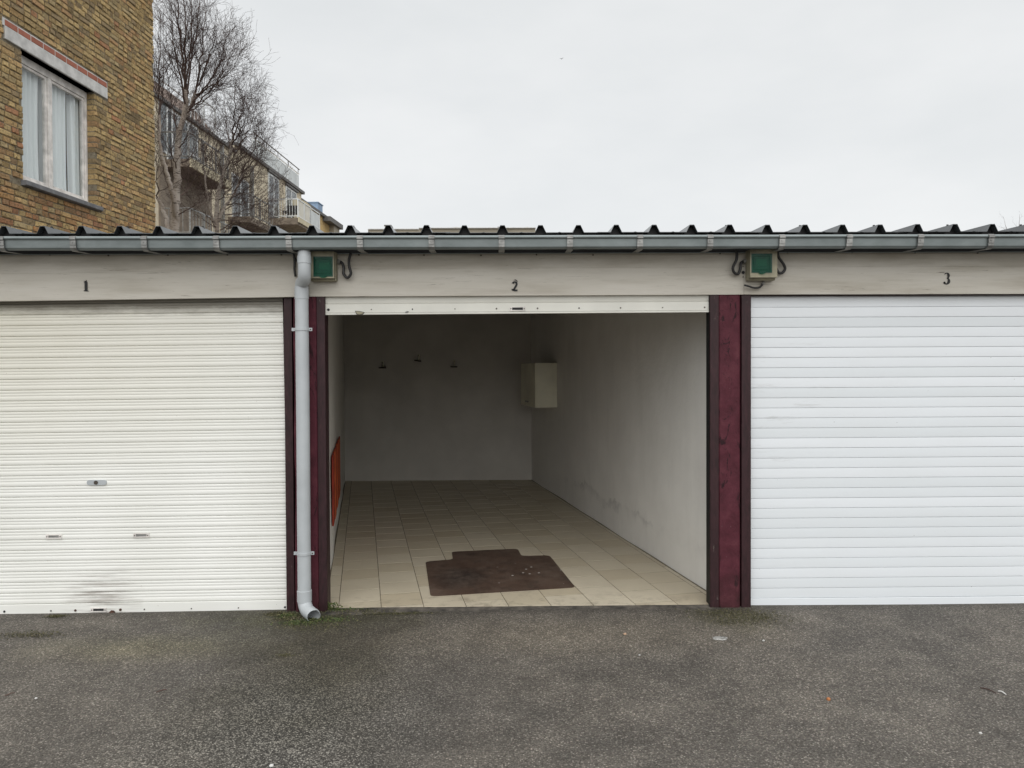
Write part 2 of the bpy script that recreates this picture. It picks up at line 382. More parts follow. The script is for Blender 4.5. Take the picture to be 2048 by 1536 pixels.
def m_birch():
    g = G('birch_bark')
    n = g.noise(3, 6, .7, g.mapp((3, 3, 11))); m = g.noise(2.2, 5, .65)
    col = g.ramp(m, [(.3, (.30, .245, .205)), (.7, (.47, .42, .37))])
    col = g.mix(g.ramp(n, [(.54, 0), (.62, .9)]), col, (.055, .042, .036))
    return g.done(col, .8, g.bump(n, .5, .01), spec=.2)

def m_glass(name='window_glass', tint=(.85, .88, .88), op=.12):
    g = G(name); t = g.t
    tr = t.nodes.new('ShaderNodeBsdfTransparent'); tr.inputs[0].default_value = (*tint, 1)
    gl = t.nodes.new('ShaderNodeBsdfGlossy'); gl.inputs['Roughness'].default_value = .03
    lw = t.nodes.new('ShaderNodeLayerWeight'); lw.inputs[0].default_value = .5
    fr = g.math('MULTIPLY_ADD', g.math('POWER', lw.outputs['Facing'], 4.0), .8, op)
    ms = t.nodes.new('ShaderNodeMixShader'); g.l(fr, ms.inputs[0]); g.l(tr.outputs[0], ms.inputs[1]); g.l(gl.outputs[0], ms.inputs[2])
    g.l(ms.outputs[0], g.o.inputs[0]); return g.m

def m_lid():
    g = G('green_lid'); g.done((.010, .105, .068), .16, None, 0, .3)
    tr = g.t.nodes.new('ShaderNodeBsdfTransparent'); tr.inputs[0].default_value = (.20, .68, .52, 1)
    ms = g.t.nodes.new('ShaderNodeMixShader'); ms.inputs[0].default_value = .38; g.l(tr.outputs[0], ms.inputs[1]); g.l(g.b.outputs[0], ms.inputs[2]); g.l(ms.outputs[0], g.o.inputs[0]); return g.m
M = dict(
    asphalt=m_asphalt(), fascia=m_fascia(), post=m_post(), rail=m_rail(), old=m_shutter_old(), new=m_shutter_new(), plaster=m_plaster(), tile=m_tile(),
    mat=m_mat(), zinc=m_zinc(), brick=m_brick(), redbrick=m_redbrick(), mortar=m_mortar(), birch=m_birch(), glass=m_glass('window_glass', (.975, .985, .985), .03),
    roof=simple('anthracite_sheet', (.050, .056, .060), .24, .2, 5, .05, 40, 0, .9),
    bracket=simple('grey_bracket_metal', (.27, .27, .26), .42, .25, 20, 0, 60, .5),
    bar=simple('chipped_cream_enamel', (.70, .69, .63), .4, .06, 3, .05, 30, 0, .4),
    pvc=simple('light_grey_pvc', (.43, .455, .47), .38, .07, 5, 0, 60, 0, .4),
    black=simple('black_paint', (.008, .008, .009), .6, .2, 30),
    screw=simple('dull_screw', (.10, .085, .07), .5, .3, 60, 0, 60, .6),
    rust=simple('rusty_steel', (.07, .03, .018), .8, .4, 50, .3, 90),
    grout=simple('dark_grout', (.17, .145, .105), .95, .3, 20, .3, 80),
    sill_mortar=simple('crumbling_mortar', (.085, .075, .062), .95, .5, 14, 1, 60),
    dimmed_greywash=simple('dimmed_grey_whitewash', (.58, .555, .51), .88, .07, 2, .3, 14),  # grey back wall, darkened so the light's fall-off inside sits in its colour
    ceiling=simple('grey_ceiling', (.30, .29, .27), .9, .2, 4, .2, 20),
    concrete=simple('pale_concrete', (.56, .55, .53), .9, .16, 9, .4, 70),
    bluestone=simple('blue_stone', (.15, .15, .155), .7, .2, 12, .2, 60),
    frame=simple('flaking_white_frame', (.70, .665, .63), .6, .2, 9, .25, 50),
    dark=simple('dark_interior', (.02, .02, .02), .9, .1),
    box=simple('aged_beige_plastic', (.31, .285, .20), .5, .25, 12, 0, 60, 0, .35),
    seal=simple('dark_green_seal', (.012, .05, .036), .4, .1),
    conduit=simple('black_conduit', (.018, .017, .017), .45, .2, 30),
    gland=simple('grey_gland', (.22, .215, .20), .5, .2, 30),
    breaker=simple('white_breaker', (.62, .62, .60), .5, .1),
    cab=simple('cream_cabinet', (.80, .775, .62), .45, .08, 4),
    peg=simple('dark_wood', (.035, .022, .015), .7, .3, 20),
    guard_a=simple('orange_foam', (.50, .085, .014), .7, .2, 8),
    guard_b=simple('red_foam', (.32, .032, .012), .7, .2, 8),
    twig=simple('birch_twig', (.066, .036, .029), .8, .3, 4),
    limb=simple('brown_limb', (.105, .068, .055), .85, .3, 6, .3, 30),
    render_beige=m_farbrick('beige_facing_brick', (.70, .61, .46), (.62, .54, .40), (.66, .60, .48), 1),
    render_yel=m_farbrick('yellow_facing_brick', (.60, .42, .19), (.52, .36, .16), (.46, .36, .21), 1),
    oldbrick=m_farbrick('old_brick_far', (.42, .31, .15), (.32, .24, .12), (.3, .26, .18), 1),
    rooftile=simple('brown_roof_tile', (.19, .14, .115), .85, .3, 3, .5, 9),
    slab=simple('brown_balcony_slab', (.22, .18, .14), .85, .2, 3),
    whitepaint=simple('white_rail_paint', (.68, .70, .70), .45, .08, 3),
    darkmetal=simple('dark_capping', (.11, .105, .10), .6, .2, 3),
    cream=simple('cream_render', (.55, .49, .35), .85, .1, 2),
    blue=simple('blue_panel', (.20, .30, .44), .5, .1, 2),
    pane=simple('dark_window', (.13, .15, .16), .08, .1, 1, 0, 60, 0, .6),
    farwall=simple('far_beige_wall', (.34, .305, .24), .9, .12, .5),
    lid=m_lid(), panel=simple('frosted_panel', (.58, .61, .61), .5, .08, 2),
)
def m_curtain():
    g = G('net_curtain'); n = g.noise(60, 3)
    g.done((.88, .91, .91), .9); tr = g.t.nodes.new('ShaderNodeBsdfTranslucent'); tr.inputs[0].default_value = (.7, .75, .76, 1)
    ms = g.t.nodes.new('ShaderNodeMixShader'); ms.inputs[0].default_value = .12; g.l(g.b.outputs[0], ms.inputs[1]); g.l(tr.outputs[0], ms.inputs[2]); g.l(ms.outputs[0], g.o.inputs[0]); return g.m
M['curtain'] = m_curtain()
def m_leaf():
    g = G('weed_leaf'); r = g.geo.outputs['Random Per Island']
    return g.done(g.ramp(r, [(0, (.035, .06, .015)), (.6, (.07, .10, .025)), (1, (.13, .12, .045))]), .7)
M['leaf'] = m_leaf()
def m_moss():
    g = G('moss'); r = g.geo.outputs['Random Per Island']
    return g.done(g.ramp(r, [(0, (.04, .042, .018)), (.5, (.075, .07, .028)), (1, (.16, .14, .09))]), .9)
M['moss'] = m_moss()

# ------------------------------------------------------------------ ground
def gz(x, y):
    if y > .6: return 0.0
    z = -.0095 * max(0, min(3, -1.35 - x))
    z += .004 * math.sin(x * 1.3 + 1) * math.cos(y * 1.7)
    return z * min(1, max(0, (.6 - y) / .5)) if y > .1 else z
xs = [-600, -200, -60, -25, -12] + [-8 + .4 * i for i in range(41)] + [12, 25, 60, 200, 600]
ys = [-600, -200, -60, -25, -12] + [-8 + .25 * i for i in range(37)] + [3, 6, 12, 25, 60, 200, 900]
vv = [(x, y, gz(x, y) if abs(x) < 9 and -9 < y < 2 else 0) for y in ys for x in xs]
nx = len(xs)
ff = [(j * nx + i, j * nx + i + 1, (j + 1) * nx + i + 1, (j + 1) * nx + i) for j in range(len(ys) - 1) for i in range(nx - 1)]
tag(mesh('ground', vv, ff, M['asphalt'], smooth=True), 'worn grey asphalt yard in front of the garages', 'ground', kind='structure')

# ------------------------------------------------------------------ garage row: one building
SK = -.1855                                     # the side walls run back to the left
def wx(x0, y): return x0 + SK * y
gar = thing('garage_row', 'low row of lock-up garages with oxblood posts, weathered white fascia and black ribbed roof', 'garage', (0, 0, 0))
ZF = .014                                       # garage floor
XL, XR = -1.150, 1.472                          # inner faces of the open garage at the front line
YB = 5.72
Y0W = .10
def skew_wall(name, xa, xb, y0, y1, z0, z1, mat):
    vs_ = [(wx(xa, y0), y0, z0), (wx(xb, y0), y0, z0), (wx(xb, y1), y1, z0), (wx(xa, y1), y1, z0)]
    vs_ += [(a, b, z1) for a, b, _ in vs_]
    return MB().add(vs_, [(0, 3, 2, 1), (4, 5, 6, 7), (0, 1, 5, 4), (1, 2, 6, 5), (2, 3, 7, 6), (3, 0, 4, 7)]).build(name, mat, gar)
# finely divided inner faces so that the plaster is not a perfect plane
def plaster_wall(name, xa, xb, faceside):
    nu, nv = 40, 14; v = []
    for j in range(nv + 1):
        for i in range(nu + 1):
            y = Y0W + (YB - Y0W) * i / nu; z = -.05 + (2.40 + .0245 * y) * j / nv
            x = (xa if faceside < 0 else xb) + .012 * mnoise.noise(Vector((y * 1.1, z * 1.3, xa * 3)))
            v.append((wx(x, y), y, z))
    f = [(j * (nu + 1) + i, j * (nu + 1) + i + 1, (j + 1) * (nu + 1) + i + 1, (j + 1) * (nu + 1) + i) for j in range(nv) for i in range(nu)]
    m = MB().add(v, f)
    o = (xb if faceside < 0 else xa)
    c = [(wx(xa if faceside < 0 else xb, y), y, z) for y, z in ((Y0W, -.05), (YB, -.05), (YB, 2.49), (Y0W, 2.352))]
    d = [(wx(o, y), y, z) for y, z in ((Y0W, -.05), (YB, -.05), (YB, 2.49), (Y0W, 2.352))]
    m.add(d, [(0, 1, 2, 3)])
    m.add([c[0], d[0], d[3], c[3]], [(0, 1, 2, 3)])
    return m.build(name, M['plaster'], gar, smooth=False)
plaster_wall('side_wall', XR, XR + .12, -1)
plaster_wall('side_wall', XL - .12, XL, 1)
skew_wall('side_wall', -4.02, -3.90, Y0W, YB, -.05, 2.31, M['plaster'])
skew_wall('side_wall', 4.13, 4.25, Y0W, YB, -.05, 2.31, M['plaster'])
MB().box(wx(-4.02, YB), wx(4.25, YB), YB, YB + .2, -.05, 2.52).build('back_wall', M['dimmed_greywash'], gar)
MB().add([(wx(-4.0, .06), .06, 2.335), (wx(4.2, .06), .06, 2.335), (wx(4.2, YB), YB, 2.475), (wx(-4.0, YB), YB, 2.475),
          (wx(-4.0, .06), .06, 2.36), (wx(4.2, .06), .06, 2.36), (wx(4.2, YB), YB, 2.50), (wx(-4.0, YB), YB, 2.50)],
         [(0, 3, 2, 1), (4, 5, 6, 7), (0, 1, 5, 4), (1, 2, 6, 5), (2, 3, 7, 6), (3, 0, 4, 7)]).build('ceiling', M['ceiling'], gar)

# floor slab with its tiles
FY0 = .045
floor = MB().add([(XL - .01, FY0 + .01, -.03), (XR + .01, FY0 + .01, -.03), (wx(XR, YB) + .01, YB, -.03), (wx(XL, YB) - .01, YB, -.03),
                  (XL - .01, FY0 + .01, ZF - .0014), (XR + .01, FY0 + .01, ZF - .0014), (wx(XR, YB) + .01, YB, ZF - .0014), (wx(XL, YB) - .01, YB, ZF - .0014)],
                 [(0, 3, 2, 1), (4, 5, 6, 7), (0, 1, 5, 4), (1, 2, 6, 5), (2, 3, 7, 6), (3, 0, 4, 7)]).build('floor', M['grout'], gar)
def clip(poly, keep):                      # Sutherland-Hodgman by a signed-distance function
    o = []
    for i in range(len(poly)):
        a, b = poly[i], poly[(i + 1) % len(poly)]; da, db = keep(a), keep(b)
        if da >= 0: o.append(a)
        if (da >= 0) != (db >= 0):
            t = da / (da - db); o.append((a[0] + (b[0] - a[0]) * t, a[1] + (b[1] - a[1]) * t))
    return o
ang = math.atan(SK)                        # tiles follow the side walls
ca, sa = math.cos(ang), math.sin(ang)
TU, TV, J = .2708, .2785, .0055
u_org = -1.056 * ca                        # a joint line passes x=-1.056 at the front
def uv2w(u, v): return (u * ca + v * sa, -u * sa + v * ca)
for ci in range(-2, 12):
    u0 = u_org + ci * TU
    for ri in range(-4, 26):
        v0 = ri * TV + (.14 if ci % 2 else 0) + .05
        p = [uv2w(a, b) for a, b in ((u0 + J / 2, v0 + J / 2), (u0 + TU - J / 2, v0 + J / 2), (u0 + TU - J / 2, v0 + TV - J), (u0 + J / 2, v0 + TV - J))]
        for k in (lambda q: q[1] - FY0, lambda q: YB - .004 - q[1], lambda q: q[0] - wx(XL, q[1]) - .012, lambda q: wx(XR, q[1]) - .016 - q[0]):
            p = clip(p, k)
            if len(p) < 3: break
        if len(p) < 3: continue
        ar = abs(sum(p[i][0] * p[(i + 1) % len(p)][1] - p[(i + 1) % len(p)][0] * p[i][1] for i in range(len(p)))) / 2
        if ar < .0004: continue
        cx_, cy_ = sum(q[0] for q in p) / len(p), sum(q[1] for q in p) / len(p)
        dz = random.uniform(-.0003, .0003); tx, ty = random.gauss(0, .0009), random.gauss(0, .0009)
        n = len(p)
        v = [(x, y, ZF - .008) for x, y in p] + [(x, y, ZF - .0004 + dz + (x - cx_) * tx + (y - cy_) * ty) for x, y in p]
        v += [(x + (cx_ - x) * .004, y + (cy_ - y) * .004, ZF + dz + (x - cx_) * tx + (y - cy_) * ty) for x, y in p]
        f = [(i, (i + 1) % n, n + (i + 1) % n, n + i) for i in range(n)] + [(n + i, n + (i + 1) % n, 2 * n + (i + 1) % n, 2 * n + i) for i in range(n)] + [tuple(range(2 * n, 3 * n))]
        MB().add(v, f).build('tile', M['tile'], floor)
# broken mortar edge in front of the tiles
m = MB(); NS = 70; prof = [(.047, ZF - .003), (.036, ZF - .004), (.018, .006), (-.02, .002), (-.075, -.004), (-.075, -.03), (.047, -.03)]
vv = []; 
for i in range(NS + 1):
    x = XL + .02 + (XR - XL - .1) * i / NS
    for q, (y, z) in enumerate(prof):
        a = mnoise.noise(Vector((x * 5, q * 1.7, 0))); b = mnoise.noise(Vector((x * 9, q * 2.3, 4)))
        vv.append((x, y + (.014 * a if 0 < q < 5 else 0), z + (.004 * b if 0 < q < 5 else 0)))
np_ = len(prof)
m.add(vv, [(i * np_ + k, i * np_ + (k + 1) % np_, (i + 1) * np_ + (k + 1) % np_, (i + 1) * np_ + k) for i in range(NS) for k in range(np_)])
m.build('threshold', M['sill_mortar'], gar)

# posts
def post(px0, px1, ptop=592, tilt=0):
    x0, x1 = at(px0, 900, 0).x, at(px1, 900, 0).x
    m = MB(); n = 24; v = []
    for j in range(n + 1):
        z = -.05 + (2.03 + .05) * j / n
        for q, (x, y) in enumerate(((x0 + .012, .008), (x1 - .012, .008), (x1, .02), (x1, .16), (x0, .16), (x0, .02))):
            k = .005 * mnoise.noise(Vector((x * 7, z * 3, q)))
            v.append((x + k + tilt * (z - 1), y + k, z))
    f = [(j * 6 + k, j * 6 + (k + 1) % 6, (j + 1) * 6 + (k + 1) % 6, (j + 1) * 6 + k) for j in range(n) for k in range(6)]
    f.append(tuple(range(6))[::-1]); f.append(tuple(n * 6 + k for k in range(6)))
    return m.add(v, f).build('post', M['post'], gar, smooth=False)
post(588, 636, tilt=.001); post(1437, 1482)
MB().box(-3.99, -3.88, -.01, .16, -.05, 2.03).build('post', M['post'], gar); MB().box(4.13, 4.26, -.01, .16, -.05, 2.03).build('post', M['post'], gar)

# fascia: an upper and a lower plank in each bay, with nails and the painted numbers
def board(xa, xb, za0, za1, zb0, zb1, y=0.0, th=.032):
    v = []; n = 22
    for i in range(n + 1):
        t = i / n; x = xa + (xb - xa) * t; z0 = za0 + (zb0 - za0) * t; z1 = za1 + (zb1 - za1) * t
        k = .0022 * mnoise.noise(Vector((x * 2.2, 3, 1))); c = .0008
        for yy, z in ((y + k + c, z0), (y + k, z0 + c), (y + k, z1 - c), (y + k + c, z1), (y + th, z1), (y + th, z0)):
            v.append((x, yy, z + .0012 * mnoise.noise(Vector((x * 6, z * 9, 2)))))
    f = [(i * 6 + k, i * 6 + (k + 1) % 6, (i + 1) * 6 + (k + 1) % 6, (i + 1) * 6 + k) for i in range(n) for k in range(6)]
    f += [tuple(range(6))[::-1], tuple(n * 6 + k for k in range(6))]
    return MB().add(v, f).build('fascia_board', M['fascia'], gar)
def zc(px, py): return at(px, py, 0).z
x_a, x_b, x_c, x_d = -4.02, at(617.5, 560, 0).x, at(1488, 560, 0).x, 4.27
zl0, zl1 = 1.985, zc(617, 593.3)
zm0, zm1 = zc(619, 593.2), zc(1488, 589)
zr0, zr1 = zc(1489, 588.8), zc(1488, 588.8) - .002
lower = [board(x_a, x_b - .002, zl0, zl0 + .170, zl1, zl1 + .176), board(x_b + .002, x_c - .001, zm0, zm0 + .176, zm1, zm1 + .176), board(x_c + .001, x_d, zr0, zr0 + .176, zr1, zr1 + .176)]
upper = [board(x_a, x_b - .002, zl0 + .1704, 2.2915, zl1 + .1764, 2.296), board(x_b + .002, x_c - .001, zm0 + .1764, 2.2915, zm1 + .1764, 2.2915, .0006), board(x_c + .001, x_d, zr0 + .1764, 2.2915, zr1 + .1764, 2.296)]
for b, pxs in zip(upper, ([100, 217, 336, 455, 563], [718, 848, 962, 1073, 1186, 1316, 1440], [1575, 1704, 1830, 1955])):
    for px in pxs:
        p = at(px, 510 - (px > 1200) * 4 + random.uniform(-1, 1), 0)
        MB().disc((p.x, .003, p.z), (0, -1, 0), .0055, .007, 8).build('nail', M['screw'], b)
# stencilled numbers: flat painted shapes a hair proud of the board
def strokes(name, par, px, py, h, polys):
    c = at(px, py, 0); m = MB(); 
    for k, poly in enumerate(polys):
        q = [(c.x + u * h, c.z + v * h) for u, v in poly]; n = len(q)
        m.add([(x, -.0055, z) for x, z in q] + [(x, .001, z) for x, z in q], [tuple(range(n))] + [(i, n + i, n + (i + 1) % n, (i + 1) % n) for i in range(n)])
    o = MB(); o.v, o.f = m.v, m.f
    return o.build(name, M['black'], par)
def ribbon(pts, ws):
    P = [Vector((a, b, 0)) for a, b in pts]; o = []
    for i in range(len(P) - 1):
        t = (P[i + 1] - P[i]).normalized(); nn = Vector((-t.y, t.x, 0))
        t0 = (P[i] - P[i - 1]).normalized() if i else t; t2 = (P[i + 2] - P[i + 1]).normalized() if i + 2 < len(P) else t
        na = (nn + Vector((-t0.y, t0.x, 0))).normalized(); nb = (nn + Vector((-t2.y, t2.x, 0))).normalized()
        a, b = P[i], P[i + 1]
        o.append([tuple((a + na * ws[i] * .66).xy), tuple((b + nb * ws[i + 1] * .66).xy), tuple((b - nb * ws[i + 1] * .66).xy), tuple((a - na * ws[i] * .66).xy)])
    return o
def arc(cx, cy, rx, ry, a0, a1, n): return [(cx + rx * math.cos(R(a0 + (a1 - a0) * i / n)), cy + ry * math.sin(R(a0 + (a1 - a0) * i / n))) for i in range(n + 1)]
H = .072
strokes('painted_number', lower[0], 172, 571.5, H, [[(-.09, -.40), (.14, -.40), (.14, .30), (.10, .37), (-.03, .37), (-.09, .30)], [(-.20, -.46), (.27, -.50), (.13, -.40), (-.07, -.38)],
        [(-.17, .40), (.02, .43), (.05, .35), (-.16, .38)], [(-.18, .26), (-.07, .31), (-.07, .24)], [(.02, .34), (.05, .52), (.08, .34)]])
p2 = arc(0, .12, .17, .19, 165, -25, 9) + [(.07, -.10), (-.10, -.40)]
strokes('painted_number', lower[1], 1029.5, 571, H, ribbon(p2, [.16, .14, .11, .10, .10, .11, .12, .13, .13, .13, .13, .13]) + ribbon([(-.28, -.33), (-.15, -.40), (.03, -.44), (.24, -.43)], [.06, .10, .11, .11])
        + ribbon(arc(.04, .30, .18, .20, 130, -10, 8), [.02, .03, .04, .045, .045, .045, .045, .04, .03]))
p3 = arc(-.02, .24, .19, .24, 150, -70, 9); q3 = arc(-.04, -.22, .24, .27, 80, -150, 10)
strokes('painted_number', lower[2], 1893, 557, H, ribbon(p3, [.03, .05, .06, .08, .10, .13, .14, .12, .08, .04]) + ribbon(q3, [.03, .06, .10, .14, .17, .16, .12, .08, .07, .10, .10]) + [arc(-.20, -.36, .08, .08, 0, 324, 9)])

# roof: ribbed sheets, each a metre wide with four ribs, and their screws
RY0, RY1, RS = -.115, YB + .35, math.tan(R(1.6))
RP = .2368; X_RIB = at(1005, 460, RY0).x; ZR = at(1005, 464.8, RY0).z
def rib_profile(nr, p):
    o = [(-p / 2, 0)]
    for k in range(nr):
        c = k * p; o += [(c - .035, 0), (c - .0135, .045), (c + .0135, .045), (c + .035, 0), (c + p / 2 - .012, 0)]
        if k < nr - 1: o += [(c + p / 2, .003), (c + p / 2 + .012, 0)]
    o.append(((nr - 1) * p + p / 2 + .03, .0015)); return o
pr = rib_profile(4, RP)
sm = MB(); n = len(pr); v = []
for t in (0, .25, .5, .75, 1):
    y = RY0 + (RY1 - RY0) * t
    v += [(x, y, z + (y - RY0) * RS) for x, z in pr] + [(x, y, z - .0035 + (y - RY0) * RS) for x, z in pr]
f = []
for s_ in range(4):
    for i in range(n - 1):
        a = s_ * 2 * n; b = (s_ + 1) * 2 * n
        f += [(a + i, a + i + 1, b + i + 1, b + i), (a + n + i, b + n + i, b + n + i + 1, a + n + i + 1)]
for a in (0, 8 * n): f += [(a + i, a + n + i, a + n + i + 1, a + i + 1) for i in range(n - 1)]
sm.add(v, f); roof_me = sm.mesh('roof_sheet'); roof_me.materials.append(M['roof'])
scr = MB(); scr.disc((0, 0, -.002), (0, 0, 1), .013, .003, 8); scr.disc((0, 0, .001), (0, 0, 1), .007, .010, 6); screw_me = scr.mesh('screw'); screw_me.materials.append(M['black'])
k0 = -17
for sidx in range(9):
    kk = k0 + sidx * 4
    x = X_RIB + kk * RP
    if x > 4.1: break
    o = link('roof_sheet', roof_me, None, gar); o.location = (x, 0, ZR + (.0018 if sidx % 2 else 0)); o.rotation_euler = (0, random.uniform(-.0012, .0012), 0)
    for r_ in range(4):
        if (kk + r_) % 2 == 0: 
            for yy in (RY0 + .09, RY0 + 1.6, RY0 + 3.1):
                q = bpy.data.objects.new('screw', screw_me); C.objects.link(q); q.parent = o; q.location = (r_ * RP + .004, yy, .045 + (yy - RY0) * RS); q.rotation_euler = (0, 0, random.random())
# foam filler strip closing the ribs, and a black strip painted as shade behind the gutter
for sidx in range(9):
    kk = k0 + sidx * 4; x = X_RIB + kk * RP
    if x > 4.1: break
    m = MB(); poly = [(x + a, ZR - .0045 + b) for a, b in pr[:-1]]; poly += [(x + 3.5 * RP, ZR - .022), (x - RP / 2, ZR - .022)]
    m.prism(poly, RY0 + .055, RY0 + .085, 'y'); m.build('foam_filler', M['black'], gar)
MB().box(-4.03, 4.28, -.004, .06, 2.293, ZR - .026).build('gutter_shade_strip', M['black'], gar)  # near-black strip, puts the shade under the gutter into colour
MB().box(-4.03, 4.28, -.009, -.0045, 2.286, 2.2905).build('drip_strip', M['zinc'], gar)
MB().box(-4.03, 4.28, .045, .10, 2.03, 2.335).build('lintel', M['dark'], gar)

# ------------------------------------------------------------------ gutter
GX0, GX1 = -4.05, 4.30; GY = -.155; GZT = at(1004, 473.5, GY - .05).z
gut = thing('gutter', 'grey zinc gutter hung along the front edge of the black roof', 'gutter', (0, GY, GZT))
pts = []
yb, yf, zt, zb = GY + .055, GY - .055, GZT, at(1004, 497.5, GY - .05).z
prof = [(yb, zt + .012), (yb - .012, zb + .06), (yb - .045, zb + .025), (yb - .074, zb), (yf + .022, zb), (yf + .010, zb + .003), (yf + .003, zb + .012), (yf - .002, zt - .012)]
th = .0022
m = MB(); nn = len(prof); NX = 24; v = []
for i in range(NX + 1):
    x = GX0 + (GX1 - GX0) * i / NX; dz = .0025 * mnoise.noise(Vector((x * .8, 0, 5)))
    v += [(x, y, z + dz) for y, z in prof] + [(x, y + (th if j > 3 else -th), z + th + dz) for j, (y, z) in enumerate(prof)]
f = []
for i in range(NX):
    a, b = i * 2 * nn, (i + 1) * 2 * nn
    for k in range(nn - 1): f += [(a + k, b + k, b + k + 1, a + k + 1), (a + nn + k, a + nn + k + 1, b + nn + k + 1, b + nn + k)]
m.add(v, f); m.build('trough', M['zinc'], gut)
m = MB(); m.tube([(GX0 + (GX1 - GX0) * i / NX, yf - .003, zt - .004 + .0025 * mnoise.noise(Vector(((GX0 + (GX1 - GX0) * i / NX) * .8, 0, 5)))) for i in range(NX + 1)], .0112, 14); m.build('rolled_bead', M['zinc'], gut, smooth=True)
for xe in (GX0, GX1): MB().prism([(y, z) for y, z in prof], xe - .002, xe + .002, 'x').build('end_cap', M['zinc'], gut)
def bracket_mesh():
    m = MB(); w_ = .018
    path = [(.020, zt - .004), (.012, zt + .004), (yf - GY + .008, zt + .010), (yf - GY - .004, zt + .0085), (yf - GY - .0180, zt + .002), (yf - GY - .0180, zt - .012), (yf - GY - .009, zt - .019), (yf - GY - .008, zb + .012), (yf - GY + .007, zb - .0035), (yf - GY + .022, zb - .006), (.0, zb - .004), (.13, zb + .004)]
    n = len(path); v = []
    for sx in (-w_, w_):
        v += [(sx, y, z) for y, z in path]
    v += [(x, y - .0018, z - .0018) for x, y, z in v[:2 * n]]
    f = [(i, i + 1, n + i + 1, n + i) for i in range(n - 1)] + [(2 * n + i, 3 * n + i, 3 * n + i + 1, 2 * n + i + 1) for i in range(n - 1)]
    f += [(i, 2 * n + i, 2 * n + i + 1, i + 1) for i in range(n - 1)] + [(n + i, n + i + 1, 3 * n + i + 1, 3 * n + i) for i in range(n - 1)]
    m.add(v, f); m.box(-w_ * .95, w_ * .95, yf - GY - .0145, yf - GY - .0085, zt - .047, zt - .020); m.disc((-.002, yf - GY - .0145, zt - .030), (0, -1, 0), .005, .003, 6)
    return m.mesh('bracket')
bme = bracket_mesh(); bme.materials.append(M['bracket'])
for px in (-280, -138, 4, 147, 290, 433, 578, 720, 863, 1003, 1140, 1280, 1420, 1563, 1698, 1840, 1980, 2120, 2262):
    p = at(px, 480, yf); o = bpy.data.objects.new('bracket', bme); C.objects.link(o); adopt(o, gut); o.location = (p.x, GY, 0); o.rotation_euler = (0, 0, random.uniform(-.03, .03))

# ------------------------------------------------------------------ downpipe
PX = at(605.5, 800, -.062); px_, py_ = PX.x, -.064; PR = .0415
dp = thing('downpipe', 'light grey plastic downpipe clipped to the oxblood post left of the open garage', 'downpipe', (px_, py_, 0))
xt, yt = at(608.5, 510, -.15).x, -.150
m = MB(); m.tube([(xt, yt, 2.262), (xt, yt, 2.29)], .034, 24); m.build('outlet', M['pvc'], dp, smooth=False)
m = MB(); m.tube(curve_pts([(xt, yt, 2.275), (xt, yt, 2.23), (xt, yt, 2.172), (xt - .003, yt + .010, 2.132), (xt - .014, yt + .040, 2.108), (px_ + .005, py_ - .014, 2.094), (px_, py_, 2.060), (px_, py_, 2.02)], 5), .0395, 24, cap=False); m.build('elbow', M['pvc'], dp, smooth=True)
m = MB(); m.tube([(xt, yt, 2.252), (xt, yt, 2.2505), (xt, yt, 2.206), (xt, yt, 2.2045)], [.040, .0425, .0425, .040], 24); m.build('socket', M['pvc'], dp, smooth=False)
m = MB(); m.tube([(px_, py_, 2.075), (px_, py_, 2.07), (px_, py_, 1.995), (px_, py_, 1.993)], [.040, .0435, .0435, .041], 24); m.build('socket', M['pvc'], dp, smooth=False)
m = MB(); m.tube([(px_, py_, 2.02), (px_ + .001, py_, 1.2), (px_, py_, .6), (px_, py_, .135)], PR, 28, cap=False); m.build('pipe', M['pvc'], dp, smooth=True)
m = MB(); m.tube([(px_, py_, .160), (px_, py_, .158), (px_, py_, .090), (px_, py_, .088)], [.0425, .0455, .0455, .043], 28); m.build('socket', M['pvc'], dp, smooth=False)
tip = at(625.5, 1230, py_ - .085); d_ = Vector((.55, -.80, -.22)).normalized()
pth = curve_pts([(px_, py_, .11), (px_, py_, .085), (px_ + .008, py_ - .010, .062), (px_ + .028, py_ - .036, .040), tip, tip + d_ * .014], 5)
nseg = 28; m = MB(); m.tube(pth, .0425, nseg, cap=False)
m2 = MB(); m2.tube(pth, .0385, nseg, cap=False); b0 = len(m.v); m.add(m2.v, m2.f); L = len(pth)
m.f += [((L - 1) * nseg + k, (L - 1) * nseg + (k + 1) % nseg, b0 + (L - 1) * nseg + (k + 1) % nseg, b0 + (L - 1) * nseg + k) for k in range(nseg)]
m.build('shoe', M['pvc'], dp, smooth=True)
for cy in (659, 1106):
    z = at(605, cy, -.06).z; m = MB()
    m.tube([(px_, py_, z - .008), (px_, py_, z + .008)], PR + .004, 24); m.box(px_ - .064, px_ - PR + .004, py_ - .004, py_ + .004, z - .010, z + .010); m.box(px_ + PR - .004, px_ + .064, py_ - .004, py_ + .004, z - .010, z + .010)
    m.box(px_ - .006, px_ + .006, py_ + PR, -.005, z - .006, z + .006)
    c_ = m.build('clamp', M['pvc'], dp); MB().disc((px_ + .054, py_ - .003, z), (0, -1, 0), .0045, .004, 8).build('screw', M['screw'], c_)

